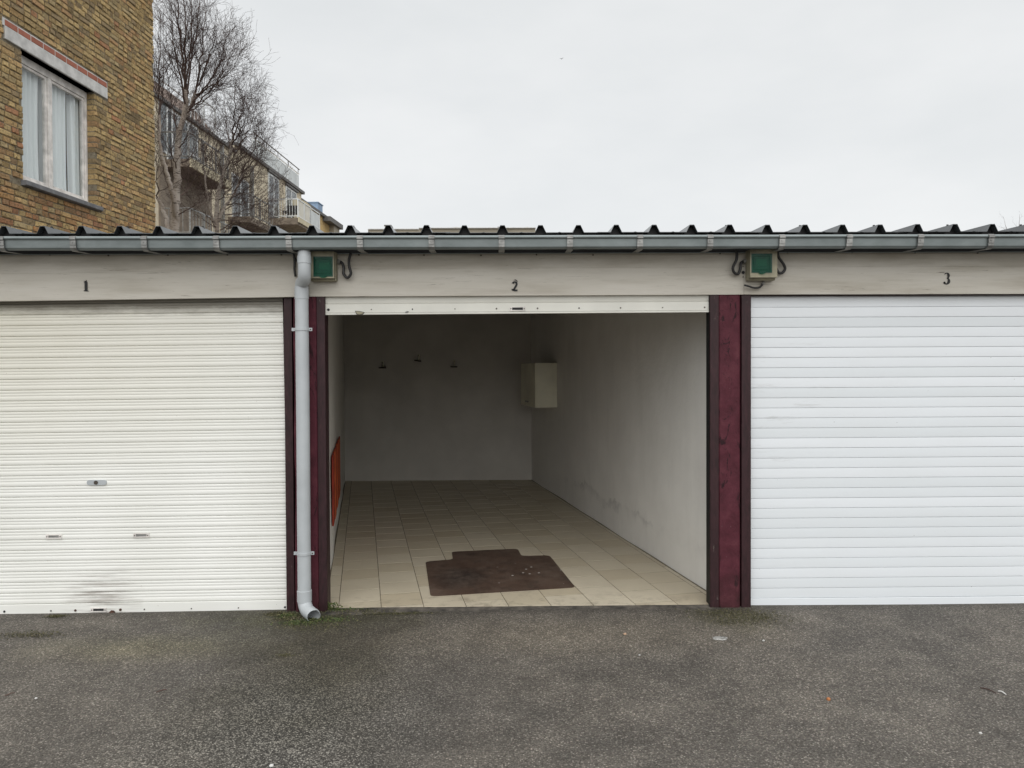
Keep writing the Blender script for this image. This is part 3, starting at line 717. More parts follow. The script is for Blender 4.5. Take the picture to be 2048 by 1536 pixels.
# ------------------------------------------------------------------ roller shutters
def slat_mesh(name, prof, x0, x1, mat, nx=1):
    n = len(prof); v = []
    for i in range(nx + 1):
        x = x0 + (x1 - x0) * i / nx
        v += [(x, y, z) for y, z in prof]
    f = [(i * n + k, i * n + (k + 1) % n, (i + 1) * n + (k + 1) % n, (i + 1) * n + k) for i in range(nx) for k in range(n)]
    f += [tuple(range(n))[::-1], tuple(nx * n + k for k in range(n))]
    me = MB().add(v, f).mesh(name); me.materials.append(mat); return me
def bulge(z0, z1, y0, d, n=4): return [(y0 - d * math.sin(math.pi * (i + .5) / n) ** .7, z0 + (z1 - z0) * (i + .5) / n) for i in range(n)]
def guide(par, x0, x1, y0, y1, z1=2.03):
    MB().box(x0, x1, y0, y1, -.03, z1).build('guide_rail', M['rail'], par, bevel=.002)
def pull(par, px, py, y, mat, w_=.056, h_=.022, deep=True):
    p = at(px, py, y); m = MB()
    m.box(p.x - w_ * .9, p.x - w_ * .62, y - .005, y, p.z - h_ * .62, p.z + h_ * .62).box(p.x + w_ * .62, p.x + w_ * .9, y - .005, y, p.z - h_ * .62, p.z + h_ * .62)
    m.box(p.x - w_ * .64, p.x + w_ * .64, y - .0046, y, p.z + h_ * .36, p.z + h_ * .62).box(p.x - w_ * .64, p.x + w_ * .64, y - .0046, y, p.z - h_ * .62, p.z - h_ * .36)
    o = m.build('pull_handle', mat, par)
    MB().box(p.x - w_ * .63, p.x + w_ * .63, y - .0012, y + .004, p.z - h_ * .37, p.z + h_ * .37).build('recess', M['black' if deep else 'bracket'], o)
    for s in (-1, 1): MB().disc((p.x + s * w_ * .76, y - .0045, p.z), (0, -1, 0), .0038, .0025, 8).build('screw', M['screw'], o)
    return o

# left door, ribbed slats, hanging slightly askew
YS = .075
sh1 = thing('roller_shutter', 'closed cream-white ribbed roller shutter of garage 1 with grey lock plate', 'roller shutter', (-2.6, YS, 0), 'garage doors')
a_, b_ = -3.83, at(573.5, 900, YS).x
pitch = .0692
pf = [(YS + .010, 0)] + [(YS + .0045, 0.0), (YS + .0040, .0006)] + bulge(.001, .030, YS, .0026, 5) + [(YS + .0002, .0305)] + bulge(.031, .048, YS, .0018, 4) + [(YS + .0002, .0485)] + bulge(.049, .0682, YS, .0024, 4) + [(YS + .0040, .0686), (YS + .010, .0686)]
sme = slat_mesh('slat', pf, a_, b_, M['old'])
tl = .0082
TILT = Matrix.Translation((b_, 0, 0)) @ Matrix.Rotation(-tl, 4, 'Y') @ Matrix.Translation((-b_, 0, 0))
zb1 = at(560, 1222, YS).z
nsl = 28
zs = zb1 + .074
for i in range(nsl + 1):
    o = bpy.data.objects.new('slat', sme); C.objects.link(o); adopt(o, sh1)
    o.matrix_basis = TILT @ Matrix.Translation((0, random.uniform(-.0006, .0006), zs + i * pitch))
m = MB(); m.box(a_, b_, YS - .010, YS + .012, zb1 + .011, zs - .0015); m.box(a_, b_, YS - .014, YS + .012, zb1, zb1 + .010); m.xf(TILT)
bar = m.build('bottom_bar', M['old'], sh1, bevel=.0015)
for px, r_, mt in ((9, .007, 'black'), (102, .0055, 'bracket'), (151, .0075, 'rust'), (241, .0085, 'rust'), (289, .0045, 'screw'), (383, .004, 'black'), (477, .004, 'screw'), (570, .0065, 'black')):
    p = at(px, 1221.5 - .0157 * (px - 102), YS - .01); MB().disc((p.x, YS - .0095, p.z), (0, -1, 0), r_, .004, 12).build('rivet', M[mt], bar)
p = at(224, 1226, YS - .012); m = MB(); m.prism([(p.x - .05, p.z - .004), (p.x - .02, p.z + .004), (p.x - .004, p.z + .018), (p.x + .014, p.z + .016), (p.x + .022, p.z + .002), (p.x + .06, p.z - .003), (p.x + .02, p.z - .012), (p.x - .03, p.z - .012)], YS - .0165, YS - .012, 'y'); m.build('rust_patch', M['rust'], bar)
guide(sh1, b_ + .002, b_ + .054, .03, .12); guide(sh1, a_ - .055, a_ - .002, .03, .12)
pull(sh1, 108, 1073, YS - .004, M['frame'], deep=False); pull(sh1, 283, 1070.5, YS - .004, M['frame'], deep=False); pull(sh1, 197.5, 1219.5, YS - .0105, M['frame'])
p = at(193.5, 965, YS - .006); m = MB(); hw, hh = .062, .0165
poly = [(p.x + hw * .75 + hh * math.cos(R(t)), p.z + hh * math.sin(R(t))) for t in range(-90, 91, 20)] + [(p.x - hw * .75 + hh * math.cos(R(t)), p.z + hh * math.sin(R(t))) for t in range(90, 271, 20)]
m.prism(poly, YS - .009, YS - .002, 'y'); lk = m.build('lock_plate', M['pvc'], sh1)
MB().disc((p.x - .003, YS - .0085, p.z), (0, -1, 0), .0125, .005, 16).build('lock_cylinder', M['screw'], lk)

# middle door, rolled up: the curtain's last slat and its bottom bar
sh2 = thing('roller_shutter', 'raised white roller shutter of garage 2, only its bottom bar showing', 'roller shutter', (.15, YS, 2), 'garage doors')
XA, XB = at(650.5, 610, .03).x, at(1417.5, 610, .03).x
Y2 = .030
za, zb_ = at(650, 630, Y2).z, at(1417, 624.5, Y2).z
tl2 = math.atan((zb_ - za) / (XB - XA)); T2 = Matrix.Translation((XA, 0, za)) @ Matrix.Rotation(-tl2, 4, 'Y')
Lb = XB - XA
m = MB(); m.box(0, Lb, Y2 - .002, Y2 + .024, .013, .069); m.box(0, Lb, Y2 - .006, Y2 + .024, 0, .0115); m.xf(T2); bar2 = m.build('bottom_bar', M['bar'], sh2, bevel=.0012)
pf2 = [(Y2 + .012, 0)] + [(Y2 + .006, 0), (Y2 + .005, .001)] + bulge(.0015, .066, Y2 + .004, .004, 6) + [(Y2 + .006, .0675), (Y2 + .012, .0675)]
for k in range(2):
    me = slat_mesh('slat', pf2, 0, Lb, M['bar']); o = link('slat', me, None, sh2); o.matrix_basis = T2 @ Matrix.Translation((0, .004 * k, .0705 + k * .0685))
for px, r_ in ((657, .0085), (743, .0035), (825, .0045), (910, .0035), (993, .0055), (1075, .0055), (1158, .005), (1241, .0045), (1325, .004), (1409, .005)):
    p = at(px, 619.5 - .0065 * (px - 657), Y2); MB().disc((p.x, Y2 - .001, p.z), (0, -1, 0), r_, .004, 10).build('rivet', M['black' if r_ > .006 or px in (1158, 825) else 'screw'], bar2)
pull(sh2, 1035, 617.5, Y2 - .002, M['frame'])
p = at(720, 625.5, Y2); m = MB(); m.prism([(p.x - .030, p.z + .012), (p.x + .0, p.z + .010), (p.x + .032, p.z + .002), (p.x + .018, p.z - .012), (p.x - .004, p.z - .016), (p.x - .022, p.z - .010)], Y2 - .0085, Y2 - .004, 'y'); m.build('bare_edge', M['black'], bar2)
m = MB(); m.prism([(p.x - .026, p.z + .009), (p.x, p.z + .007), (p.x + .026, p.z + .001), (p.x + .015, p.z - .009), (p.x - .004, p.z - .012), (p.x - .019, p.z - .007)], Y2 - .0092, Y2 - .006, 'y'); m.build('bare_patch', M['box'], bar2)
p = at(814, 624.5, Y2); m = MB(); m.prism([(p.x - .012, p.z + .002), (p.x + .004, p.z + .007), (p.x + .014, p.z + .004), (p.x + .006, p.z - .005), (p.x - .008, p.z - .006)], Y2 - .0075, Y2 - .003, 'y'); m.build('bare_patch', M['gland'], bar2)
guide(sh2, at(636.5, 900, .02).x, at(653, 900, .02).x, .006, .10); guide(sh2, at(1419, 900, .02).x, at(1436.5, 900, .02).x, .006, .10)
for px0, px1 in ((653.3, 655.2), (1415.6, 1417.6)): MB().box(at(px0, 900, .06).x, at(px1, 900, .06).x, .02, .09, -.02, 2.02).build('rail_lip', M['black'], sh2)
MB().box(XA - .05, XB + .05, .10, .34, 2.04, 2.245).build('shutter_casing', M['old'], sh2, bevel=.01)

# right door, flat slats
sh3 = thing('roller_shutter', 'closed cool-white flat-slat roller shutter of garage 3 at the right', 'roller shutter', (2.8, .08, 0), 'garage doors')
Y3 = .060
c_, d3 = at(1497.5, 900, Y3).x, 4.07
p3 = at(1500, 621, Y3).z - at(1500, 600.8, Y3).z; p3 = abs(p3)
z0 = at(1500, 1215.5, Y3).z
pf3 = [(Y3 + .012, 0)] + [(Y3 + .0024, .0003), (Y3 + .0003, .0007)] + [(Y3 - .0005 * math.sin(math.pi * t / 6), .0012 + (p3 - .0034) * t / 6) for t in range(1, 6)] + [(Y3 + .0002, p3 - .0017), (Y3 + .0024, p3 - .0013), (Y3 + .012, p3 - .0014)]
sm3 = slat_mesh('slat', pf3, c_, d3, M['new'])
ns3 = int((2.06 - z0 - .062) / p3) + 1
T3 = Matrix.Translation((c_, 0, 0)) @ Matrix.Rotation(-.0006, 4, 'Y') @ Matrix.Translation((-c_, 0, 0))
for i in range(ns3):
    o = bpy.data.objects.new('slat', sm3); C.objects.link(o); adopt(o, sh3); o.matrix_basis = T3 @ Matrix.Translation((0, random.uniform(-.0005, .0005), z0 + .062 + i * p3)) @ Matrix.Rotation(random.uniform(-.004, .004), 4, 'X') if False else T3 @ Matrix.Translation((0, random.uniform(-.0007, .0007), z0 + .062 + i * p3))
m = MB(); m.box(c_, d3, Y3 - .004, Y3 + .014, z0 + .002, z0 + .0605); m.box(c_, d3, Y3 - .007, Y3 + .010, z0 - .008, z0 + .001); m.build('bottom_bar', M['new'], sh3, bevel=.0015)
guide(sh3, at(1482.5, 900, .02).x, c_ - .001, .012, .11); guide(sh3, d3 + .001, d3 + .05, .012, .11)
MB().box(c_ - .03, d3 + .05, .034, .10, at(1500, 592.2, .03).z, 2.05).build('head_strip', M['rail'], sh3)

# ------------------------------------------------------------------ fuse boxes and conduits on the fascia
def fuse_box(label, px0, px1, py0, py1, lid, sidep, cables):
    a, b = at(px0, py1, -.01), at(px1, py0, -.01); x0, x1, z0, z1 = a.x, b.x, a.z, b.z
    t = thing('fuse_box', label, 'fuse box', ((x0 + x1) / 2, 0, z0), 'fuse boxes on the fascia')
    MB().box(x0, x1, -.055, -.004, z0, z1).build('back_box', M['box'], t, bevel=.006, seg=2)
    fx0, fx1 = x0 + sidep[0], x1 - sidep[1]; fz0, fz1 = z0 + .014, z1 - .004
    lx0, lx1, lz0, lz1 = [q for q in (at(lid[0], 530, -.10).x, at(lid[1], 530, -.10).x, at(600, lid[3], -.10).z + lid[4], at(600, lid[2], -.10).z + lid[4])]
    fx0, fx1 = min(fx0, lx0 - .009), max(fx1, lx1 + .009)
    m = MB(); F0, F1 = -.096, -.056
    m.box(fx0, lx0, F0, F1, fz0, fz1).box(lx1, fx1, F0, F1, fz0, fz1).box(lx0, lx1, F0, F1, fz0, lz0).box(lx0, lx1, F0, F1, lz1, fz1)
    m.build('front_frame', M['box'], t)
    ins = MB().box(lx0, lx1, F1 - .006, F1 - .002, lz0, lz1).build('mounting_plate', M['gland'], t)
    cx = (lx0 + lx1) / 2
    MB().box(cx - .028, cx + .036, F1 - .030, F1 - .006, lz0 + .045, lz0 + .085).box(cx + .004, cx + .02, F1 - .036, F1 - .029, lz0 + .06, lz0 + .074).build('breaker', M['breaker'], ins)
    m = MB().box(lx0 + .001, lx1 - .001, F0 - .004, F0 - .001, lz0 + .001, lz1 - .001)
    e = .010; q0, q1, r0, r1 = lx0 + e, lx1 - e, lz0 + e * 1.6, lz1 - e * 1.4
    m.box(q0, q1, F0 - .0075, F0 - .0042, r0, r0 + .003).box(q0, q1, F0 - .0075, F0 - .0042, r1 - .003, r1).box(q0, q0 + .003, F0 - .0075, F0 - .0042, r0 + .003, r1 - .003).box(q1 - .003, q1, F0 - .0075, F0 - .0042, r0 + .003, r1 - .003)
    ld = m.build('lid', M['lid'], t)
    MB().box(lx0 - .003, lx0 + .002, F0 - .003, F0 + .01, lz0 - .003, lz1 + .003).box(lx1 - .002, lx1 + .003, F0 - .003, F0 + .01, lz0 - .003, lz1 + .003).box(lx0 + .002, lx1 - .002, F0 - .003, F0 + .01, lz1 - .002, lz1 + .003).box(lx0 + .002, lx1 - .002, F0 - .003, F0 + .01, lz0 - .003, lz0 + .002).build('seal', M['seal'], t)
    tab = [(cx + .024 * math.cos(R(k)), lz0 + .004 + .015 * math.sin(R(k))) for k in range(180, 361, 15)] + [(cx + .024, lz0 + .008), (cx - .024, lz0 + .008)]
    MB().prism(tab, F0 - .011, F0 - .0005, 'y').build('lid_tab', M['lid'], ld)
    for pts, rr, gland in cables:
        P = [(at(x, y, -.018).x, -.018 - .004 * i % 2, at(x, y, -.018).z) for i, (x, y) in enumerate(pts)]
        cp = curve_pts(P, 8)
        m = MB(); m.tube(cp, [rr * (1 + (.10 if i % 2 else -.04)) for i in range(len(cp))], 8); m.build('conduit', M['conduit'], t, smooth=True)
        if gland:
            g0 = Vector(P[0]); g1 = Vector(P[0]) + (Vector(P[1]) - Vector(P[0])).normalized() * .016
            MB().tube([g0 - (g1 - g0) * .3, g1], rr * 1.55, 8).build('gland', M['gland'], t)
    return t
fuse_box('beige fuse box with dark green lid beside the top of the downpipe', 624, 675, 506, 564, (627.5, 664.5, 512.5, 551, -.004), (.004, .026),
         [([(676, 523), (684, 526), (688, 536), (688, 548), (696, 556), (703, 548), (700, 534), (700, 520), (704, 508)], .0088, True)])
fb2 = fuse_box('beige fuse box with clear green lid above the thick oxblood post', 1491, 1546, 502, 562.5, (1504, 1543.5, 511, 548, .002), (.026, .004),
         [([(1491, 522), (1482, 526), (1480, 538), (1475, 548), (1467, 546), (1464, 536), (1470, 522), (1471, 511), (1469, 500)], .0088, True),
          ([(1548, 523), (1551, 534), (1556, 545), (1563, 546), (1568, 539), (1565, 530), (1556, 518), (1552, 508), (1552, 498)], .0088, False),
          ([(1527, 565), (1523, 571), (1517, 575.5), (1506, 576), (1497, 573.5), (1487, 571)], .0062, True)])
MB().tube([(at(1486, 545, 0).x, .0, at(1486, 545, 0).z), (at(1486, 545, 0).x, -.006, at(1486, 545, 0).z)], .010, 12).build('plug', M['black'], fb2)
for q in (533, 554): MB().disc((at(1486, q, 0).x, 0, at(1486, q, 0).z), (0, -1, 0), .0035, .005, 8).build('screw', M['screw'], fb2)
c = thing('cable', 'thin dark cable dropping from the gutter behind the downpipe elbow', 'cable', at(588, 505, -.015))
m = MB(); m.tube(curve_pts([at(586, 503, -.012), at(588, 511, -.016), at(591, 519, -.018), at(597, 524, -.020)], 6), .006, 8); m.build('strand', M['conduit'], c, smooth=True)
m = MB(); m.tube(curve_pts([at(587, 506, -.012), at(589, 520, -.016), at(589, 540, -.016), at(591, 553, -.014)], 6), .007, 8); m.build('strand', M['conduit'], c, smooth=True)

# ------------------------------------------------------------------ things inside the open garage
def on_floor(px, py): p = atz(px, py, ZF); return (p.x, p.y)
mc = [(851, 1124), (861, 1193.5), (1151, 1175.5), (1099, 1111.5), (1043, 1112.5), (1035, 1098), (903, 1104), (906, 1119.5)]
poly = [Vector((*on_floor(*q), 0)) for q in mc]
rp = []
for i in range(len(poly)):
    a, b, c2 = poly[i - 1], poly[i], poly[(i + 1) % len(poly)]; r_ = .045
    p, q = b + (a - b).normalized() * r_, b + (c2 - b).normalized() * r_
    rp += [(1 - t) ** 2 * p + 2 * t * (1 - t) * b + t * t * q for t in (0, .25, .5, .75, 1)]
m = MB(); n = len(rp); z0_ = ZF + .0012
ctr = sum(rp, Vector()) / n
m.add([(p.x, p.y, z0_) for p in rp] + [(p.x, p.y, z0_ + .002) for p in rp] + [((p + (ctr - p) * .012).x, (p + (ctr - p) * .012).y, z0_ + .0038) for p in rp],
      [tuple(range(2 * n, 3 * n)), tuple(range(n))[::-1]] + [(i, (i + 1) % n, n + (i + 1) % n, n + i) for i in range(n)] + [(n + i, n + (i + 1) % n, 2 * n + (i + 1) % n, 2 * n + i) for i in range(n)])
tag(m.build('floor_mat', M['mat']), 'brown chair mat with a lip lying on the beige garage tiles', 'floor mat')

# wall cabinet on the right wall near the back
SKW = Matrix.Rotation(-math.atan(SK), 4, 'Z')        # local y runs along the side walls
cy0 = 9.09 - 4.8; cl, cdp, ch = .84, .275, .54; cz = 1.097
cbx = Vector((wx(XR, cy0) - .006, cy0, cz))
MC = Matrix.Translation(cbx) @ SKW
cab = thing('wall_cabinet', 'small cream wall cabinet hung on the right wall near the back of the garage', 'cabinet', cbx)
MB().box(-cdp + .018, 0, 0, cl, 0, ch).xf(MC).build('carcass', M['cab'], cab, bevel=.002)
for k in range(2):
    dr = MB().box(-cdp, -cdp + .0165, .002 + k * cl / 2, (k + 1) * cl / 2 - .002, .002, ch - .002).xf(MC).build('door', M['cab'], cab, bevel=.002)
    yk = cl / 2 + (-.04 if k == 0 else .04); MB().tube([MC @ Vector((-cdp + .002, yk, .06)), MC @ Vector((-cdp - .022, yk, .06))], [.007, .012], 10).build('knob', M['bracket'], dr)

# pegs on the back wall
for px, py, lab, tl_ in ((765, 735, 'leftmost dark peg hook on the dim back wall of the garage', 0), (836, 721, 'highest dark peg hook on the back wall, tilted', .12), (908, 733, 'dark peg hook on the back wall nearest the cabinet', .03)):
    p = at(px, py, YB - .03); t = thing('wall_hook', lab, 'hook', p, 'hooks on the back wall')
    RT = Matrix.Translation(p) @ Matrix.Rotation(tl_, 4, 'Y')
    MB().box(-.013, .013, .018, .034, -.01, .085).xf(RT).build('plate', M['cab'], t, bevel=.003)
    MB().box(-.046, .046, -.055, .0175, -.012, .004).xf(RT).build('peg', M['peg'], t, bevel=.003)
    m = MB(); m.tube([RT @ Vector(q) for q in ((0, .018, .075), (0, -.02, .07), (0, -.04, .04), (0, -.045, .006))], .005, 8); m.build('hook_wire', M['bracket'], t, smooth=True)

# orange door guard on the left wall
g0 = 6.00 - 4.8; g1 = 7.85 - 4.8
dg = thing('door_guard', 'orange-red ribbed foam door guard fixed low on the left garage wall', 'door guard', (wx(XL, g0), g0, .30))
nb = 7; Lg = (g1 - g0) / math.cos(ang)
MG = Matrix.Translation((wx(XL, g0) + .006, g0, .30)) @ SKW
for k in range(nb):
    a, b = k * Lg / nb, (k + 1) * Lg / nb - .012
    MB().box(.002, .020 if k % 2 else .016, a, b, 0 + .004 * (k % 2), .57).xf(MG).build('foam_strip', M['guard_a' if k % 2 else 'guard_b'], dg, bevel=.006)

# ------------------------------------------------------------------ weeds, moss and bits on the asphalt
def leaves(name, spots, mat, label, cat, n, size, up, par=None):
    m = MB()
    for (x, y, sx, sy) in spots:
        for _ in range(n):
            a = random.gauss(0, sx); b = random.gauss(0, sy); X, Y = x + a, min(y + b, .02)
            z = gz(X, Y) + random.random() ** 2 * up
            s_ = size * random.uniform(.4, 1.2); q = Euler((random.uniform(-1.2, 1.2), random.uniform(-1.2, 1.2), random.uniform(0, 6.3))).to_matrix()
            pts_ = [Vector((X, Y, z + .002)) + q @ Vector(p) * s_ for p in ((0, -.5, 0), (.32, 0, .08), (0, .6, 0), (-.32, 0, .08))]
            m.add(pts_, [(0, 1, 2, 3)])
    return tag(m.build(name, mat), label, cat, kind='stuff')
P1 = atz(650, 1214, 0); P2 = atz(672, 1219, 0); P3 = atz(720, 1224, 0)
leaves('weeds', [(P1.x, P1.y, .018, .014), (P1.x + .03, P1.y - .02, .035, .02)], M['leaf'], 'small green weeds growing beside the downpipe shoe', 'weeds', 420, .020, .055)
sp = [(P2.x, P2.y, .06, .025), (P3.x, P3.y, .10, .02), (atz(580, 1236, 0).x, atz(580, 1236, 0).y, .06, .03), (atz(555, 1232, 0).x, -.03, .05, .02), (atz(630, 1252, 0).x, atz(630, 1252, 0).y, .12, .05),
      (atz(105, 1232, 0).x, 0, .03, .012), (atz(60, 1265, 0).x, atz(60, 1265, 0).y, .10, .03), (atz(800, 1222, 0).x, -.06, .12, .012), (1.36, -.10, .10, .05), (1.56, -.16, .10, .06), (atz(1490, 1250, 0).x, -.25, .12, .05)]
leaves('moss', sp, M['moss'], 'patchy olive moss and grit along the foot of the doors', 'moss', 520, .0100, .008)
leaves('moss', [(P2.x - .02, P2.y - .01, .05, .022), (P2.x + .10, P2.y, .07, .02), (atz(575, 1232, 0).x, atz(575, 1232, 0).y, .035, .022), (atz(600, 1246, 0).x, atz(600, 1246, 0).y, .06, .03), (atz(655, 1240, 0).x, atz(655, 1240, 0).y, .07, .03)], M['leaf'], 'green moss and fallen bits around the downpipe shoe', 'moss', 420, .011, .012)
leaves('moss', [(atz(570, 1311, 0).x, atz(570, 1311, 0).y, .03, .012)], M['moss'], 'small yellowish moss spot on the asphalt in front of the downpipe', 'moss', 140, .008, .004)
def rock(name, px, py, s_, mat, label, cat, flat=.6):
    p = atz(px, py, 0); me = bpy.data.meshes.new(name); bm = bmesh.new(); bmesh.ops.create_icosphere(bm, subdivisions=2, radius=s_)
    for v in bm.verts:
        v.co *= 1 + .25 * mnoise.noise(v.co * (1.3 / s_) + Vector((px, py, 0))); v.co.z *= flat
    bm.to_mesh(me); bm.free(); o = link(name, me, mat, smooth=True); o.location = (p.x, p.y, gz(p.x, p.y) + s_ * flat * .6); return tag(o, label, cat)
rock('stone', 1250, 1270, .010, simple('peach_stone', (.50, .33, .22), .7), 'small peach stone on the asphalt before the mat', 'stone')
rock('nut', 1657, 1400, .0095, simple('orange_nut', (.42, .16, .05), .6), 'small orange nut lying on the asphalt at right', 'nut', .9)
rock('stone', 1279, 1311, .006, M['concrete'], 'tiny white chip on the asphalt below the peach stone', 'stone')
rock('stone', 1961, 1468, .007, M['concrete'], 'tiny white chip near the lower right corner of the yard', 'stone')
rock('stone', 72, 1395, .007, M['concrete'], 'tiny white chip on the asphalt at far left', 'stone')
rock('stone', 543, 1533, .009, M['concrete'], 'white chip at the bottom edge of the yard', 'stone')
rock('stone', 1527, 1282, .007, M['concrete'], 'tiny white chip right of the pale plaster splash', 'stone')
# plaster splash
p = atz(1440, 1277.5, 0); m = MB(); v = []; nn = 26
for k in range(nn):
    a = 2 * math.pi * k / nn; r_ = 1 + .35 * mnoise.noise(Vector((math.cos(a) * 2, math.sin(a) * 2, 3))) + random.uniform(-.12, .12)
    v.append((p.x + .042 * r_ * math.cos(a), p.y + .028 * r_ * math.sin(a)))
vs2 = [(x, y, gz(p.x, p.y) + .0005) for x, y in v] + [(p.x + (x - p.x) * .85, p.y + (y - p.y) * .85, gz(p.x, p.y) + .005) for x, y in v]
m.add(vs2, [tuple(range(nn, 2 * nn))] + [(i, (i + 1) % nn, nn + (i + 1) % nn, nn + i) for i in range(nn)])
tag(m.build('plaster_splash', simple('pale_splash', (.30, .295, .28), .9, .5, 70, 1, 120)), 'pale plaster splash on the asphalt below the thick post', 'splash')
# twigs and a pale feather-like scrap
for (xa, ya, xb, yb2, r_, mt, nm, lab, ct) in ((1960, 1376, 1992, 1387, .0035, 'twig', 'twig', 'dark broken twig on the asphalt at far right', 'twig'), (1996, 1383, 2012, 1390, .004, 'concrete', 'paper_scrap', 'white paper scrap at the end of the dark twig', 'scrap'),
                                              (312, 1384, 334, 1379, .003, 'twig', 'twig', 'short dark twig on the asphalt in front of door 1', 'twig'), (10, 1388, 30, 1382, .003, 'limb', 'leaf_stem', 'dry brown leaf stem on the asphalt at far left', 'leaf')):
    a, b = atz(xa, ya, .004), atz(xb, yb2, .004); a.z += gz(a.x, a.y); b.z += gz(b.x, b.y); mid = (a + b) / 2 + Vector((.004, .006, .003))
    m = MB(); m.tube(curve_pts([a, mid, b], 5), [r_ * (1 - .5 * abs(i / 10 - .4)) for i in range(11)], 6); tag(m.build(nm, M[mt], smooth=True), lab, ct)

# ------------------------------------------------------------------ brick house at the left
HX0, HS = -6.45, .084
def line_t(px, py, x0, sl):                                # where a line of sight meets the upright plane x = x0 + sl * depth
    d = ray(px, py); return x0 / (d.x - sl * d.y), d
def hd(px, py=250):                                        # depth from the camera of the wall at a photo column
    t, d = line_t(px, py, HX0, HS); return t * d.y
hl = math.sqrt(1 + HS * HS)
HO = Vector((HX0 + HS * 4.8, 0, 0))                       # wall line at y=0
HM = Matrix.Translation(HO) @ Matrix.Rotation(math.atan2(1, HS), 4, 'Z')     # local x along the wall away from the camera, -y outwards
def ht(d): return (d - 4.8) * hl
T0, T1 = ht(6.2), ht(hd(309))
house = thing('brick_house', 'old yellow brick house with one curtained window, left behind the garages', 'house', HM @ Vector((T1, 0, 0)))
wt0, wt1, wz0, wz1 = ht(hd(45.5)), ht(hd(191)), 3.845, 5.40
ZTOP = 8.9
MD = .0125                                                  # mortar face lies this far behind the brick faces
m = MB(); W_ = .21
m.box(T0, wt0, MD, W_, 0, ZTOP).box(wt1, T1, MD, W_, 0, ZTOP).box(wt0, wt1, MD, W_, 0, wz0).box(wt0, wt1, MD, W_, wz1, ZTOP)
m.xf(HM); wall = m.build('wall', M['mortar'], house)
m = MB(); m.box(T0, T0 + .13, W_ + .002, 7, 0, ZTOP).box(T1 - .13, T1, W_, 7, 0, ZTOP).box(T0, T1, 7.0, 7.13, 0, ZTOP); m.xf(HM); m.build('wall', M['oldbrick'], house)
m = MB(); m.box(T0 - .08, T1 + .08, -.08, 7.2, ZTOP, ZTOP + .14); m.xf(HM); m.build('roof', M['darkmetal'], house)
m = MB(); m.box(wt0 - .8, wt1 + .8, 1.4, 1.45, 3.0, 6.2).box(wt0 - .8, wt1 + .8, .22, 1.4, 2.95, 3.0); m.xf(HM); m.build('room_backdrop', M['cab'], house)
CH = .0728
vis_lo = lambda d: 1.533 + (743 - 475) * d / 1500 - .12
vis_hi = lambda d: 1.533 + 756 * d / 1500 + .12
lin0, lin1, linh = ht(hd(9, 60)), ht(hd(214, 180)), .155
rows = []; zrow = 3.845 % CH
cands = []
rr = random.Random(3)
zi = int((2.6 - zrow) / CH)
while True:
    z = zrow + zi * CH; zi += 1
    if z > 7.9: break
    t = ht(8.25) - rr.random() * .2; k = rr.randrange(2)
    while t < T1 + .02:
        L_ = (.205 if rr.random() < .30 else .098) + rr.uniform(-.010, .012)
        a, b = t, min(t + L_, T1 + .004); t += L_ + rr.uniform(.011, .019)
        if b - a < .035: continue
        d = (a + b) / 2 / hl + 4.8
        if z + CH < vis_lo(d) or z > vis_hi(d): continue
        zc_ = z + CH / 2; za_, zb2 = z + .0055 + rr.uniform(-.001, .002), z + CH - .0055 + rr.uniform(-.002, .001)
        if lin0 - .012 < b and a < lin1 + .012 and wz1 - .01 < zc_ < wz1 + linh + CH + .005:      # lintel and its red course
            if a < lin0 - .045: b = min(b, lin0 - .012)
            elif b > lin1 + .045: a = max(a, lin1 + .012)
            else: continue
        jam = False
        if wz0 - .085 < zc_ < wz1 and b > wt0 - .05 and a < wt1 + .06:
            if zc_ < wz0 and not (b < wt0 - .06 or a > wt1 + .06): continue              # behind the sill
            if zc_ >= wz0:
                if a < wt0 - .03 and b > wt0 - .03: b = wt0 + .004
                elif b > wt1 + .03 and a < wt1 + .03: a = wt1 - .004
                elif b > wt0 - .03 and a < wt1 + .03: continue
        if b - a < .03: continue
        jam = abs(b - wt0) < .02 or abs(a - wt1) < .02
        cands.append((d, a, b, za_, zb2, jam or b > T1 - .01))
def size_px(cn):
    d, a, b, z0q, z1q, _ = cn
    return (b - a) / hl * 8.5e3 / d ** 2 * (z1q - z0q) / d
cands.sort(key=size_px, reverse=True)
def brick_geo(m, a, b, z0q, z1q, deep):
    o = rr.uniform(-.006, .005); j = lambda s: rr.uniform(-1.5 * s, 1.5 * s); y1 = W_ - .002 if deep else .05; c = .007
    tx_, tz_ = j(.003), j(.004)
    front = [(a + c + j(.003), o + tx_ + tz_, z0q + c + j(.003)), (b - c + j(.003), o - tx_ + tz_, z0q + c + j(.003)), (b - c + j(.003), o - tx_ - tz_, z1q - c + j(.003)), (a + c + j(.003), o + tx_ - tz_, z1q - c + j(.003))]
    q = [(a + j(.002), .006 + o, z0q + j(.002)), (b + j(.002), .006 + o, z0q + j(.002)), (b + j(.002), .006 + o, z1q + j(.002)), (a + j(.002), .006 + o, z1q + j(.002))]
    back = [(x, y1, z) for x, _, z in q]
    m.add(back + q + front, [(8, 9, 10, 11)] + [(i + 4, (i + 1) % 4 + 4, (i + 1) % 4 + 8, i + 8) for i in range(4)] + [(i, (i + 1) % 4, (i + 1) % 4 + 4, i + 4) for i in range(4)])
for cn in cands[:285]:
    m = MB(); brick_geo(m, *cn[1:]); m.xf(HM); me = bpy.data.meshes.new('brick'); me.from_pydata([tuple(p) for p in m.v], [], m.f); link('brick', me, M['brick'], wall)
m = MB()
for cn in cands[285:]: brick_geo(m, *cn[1:])
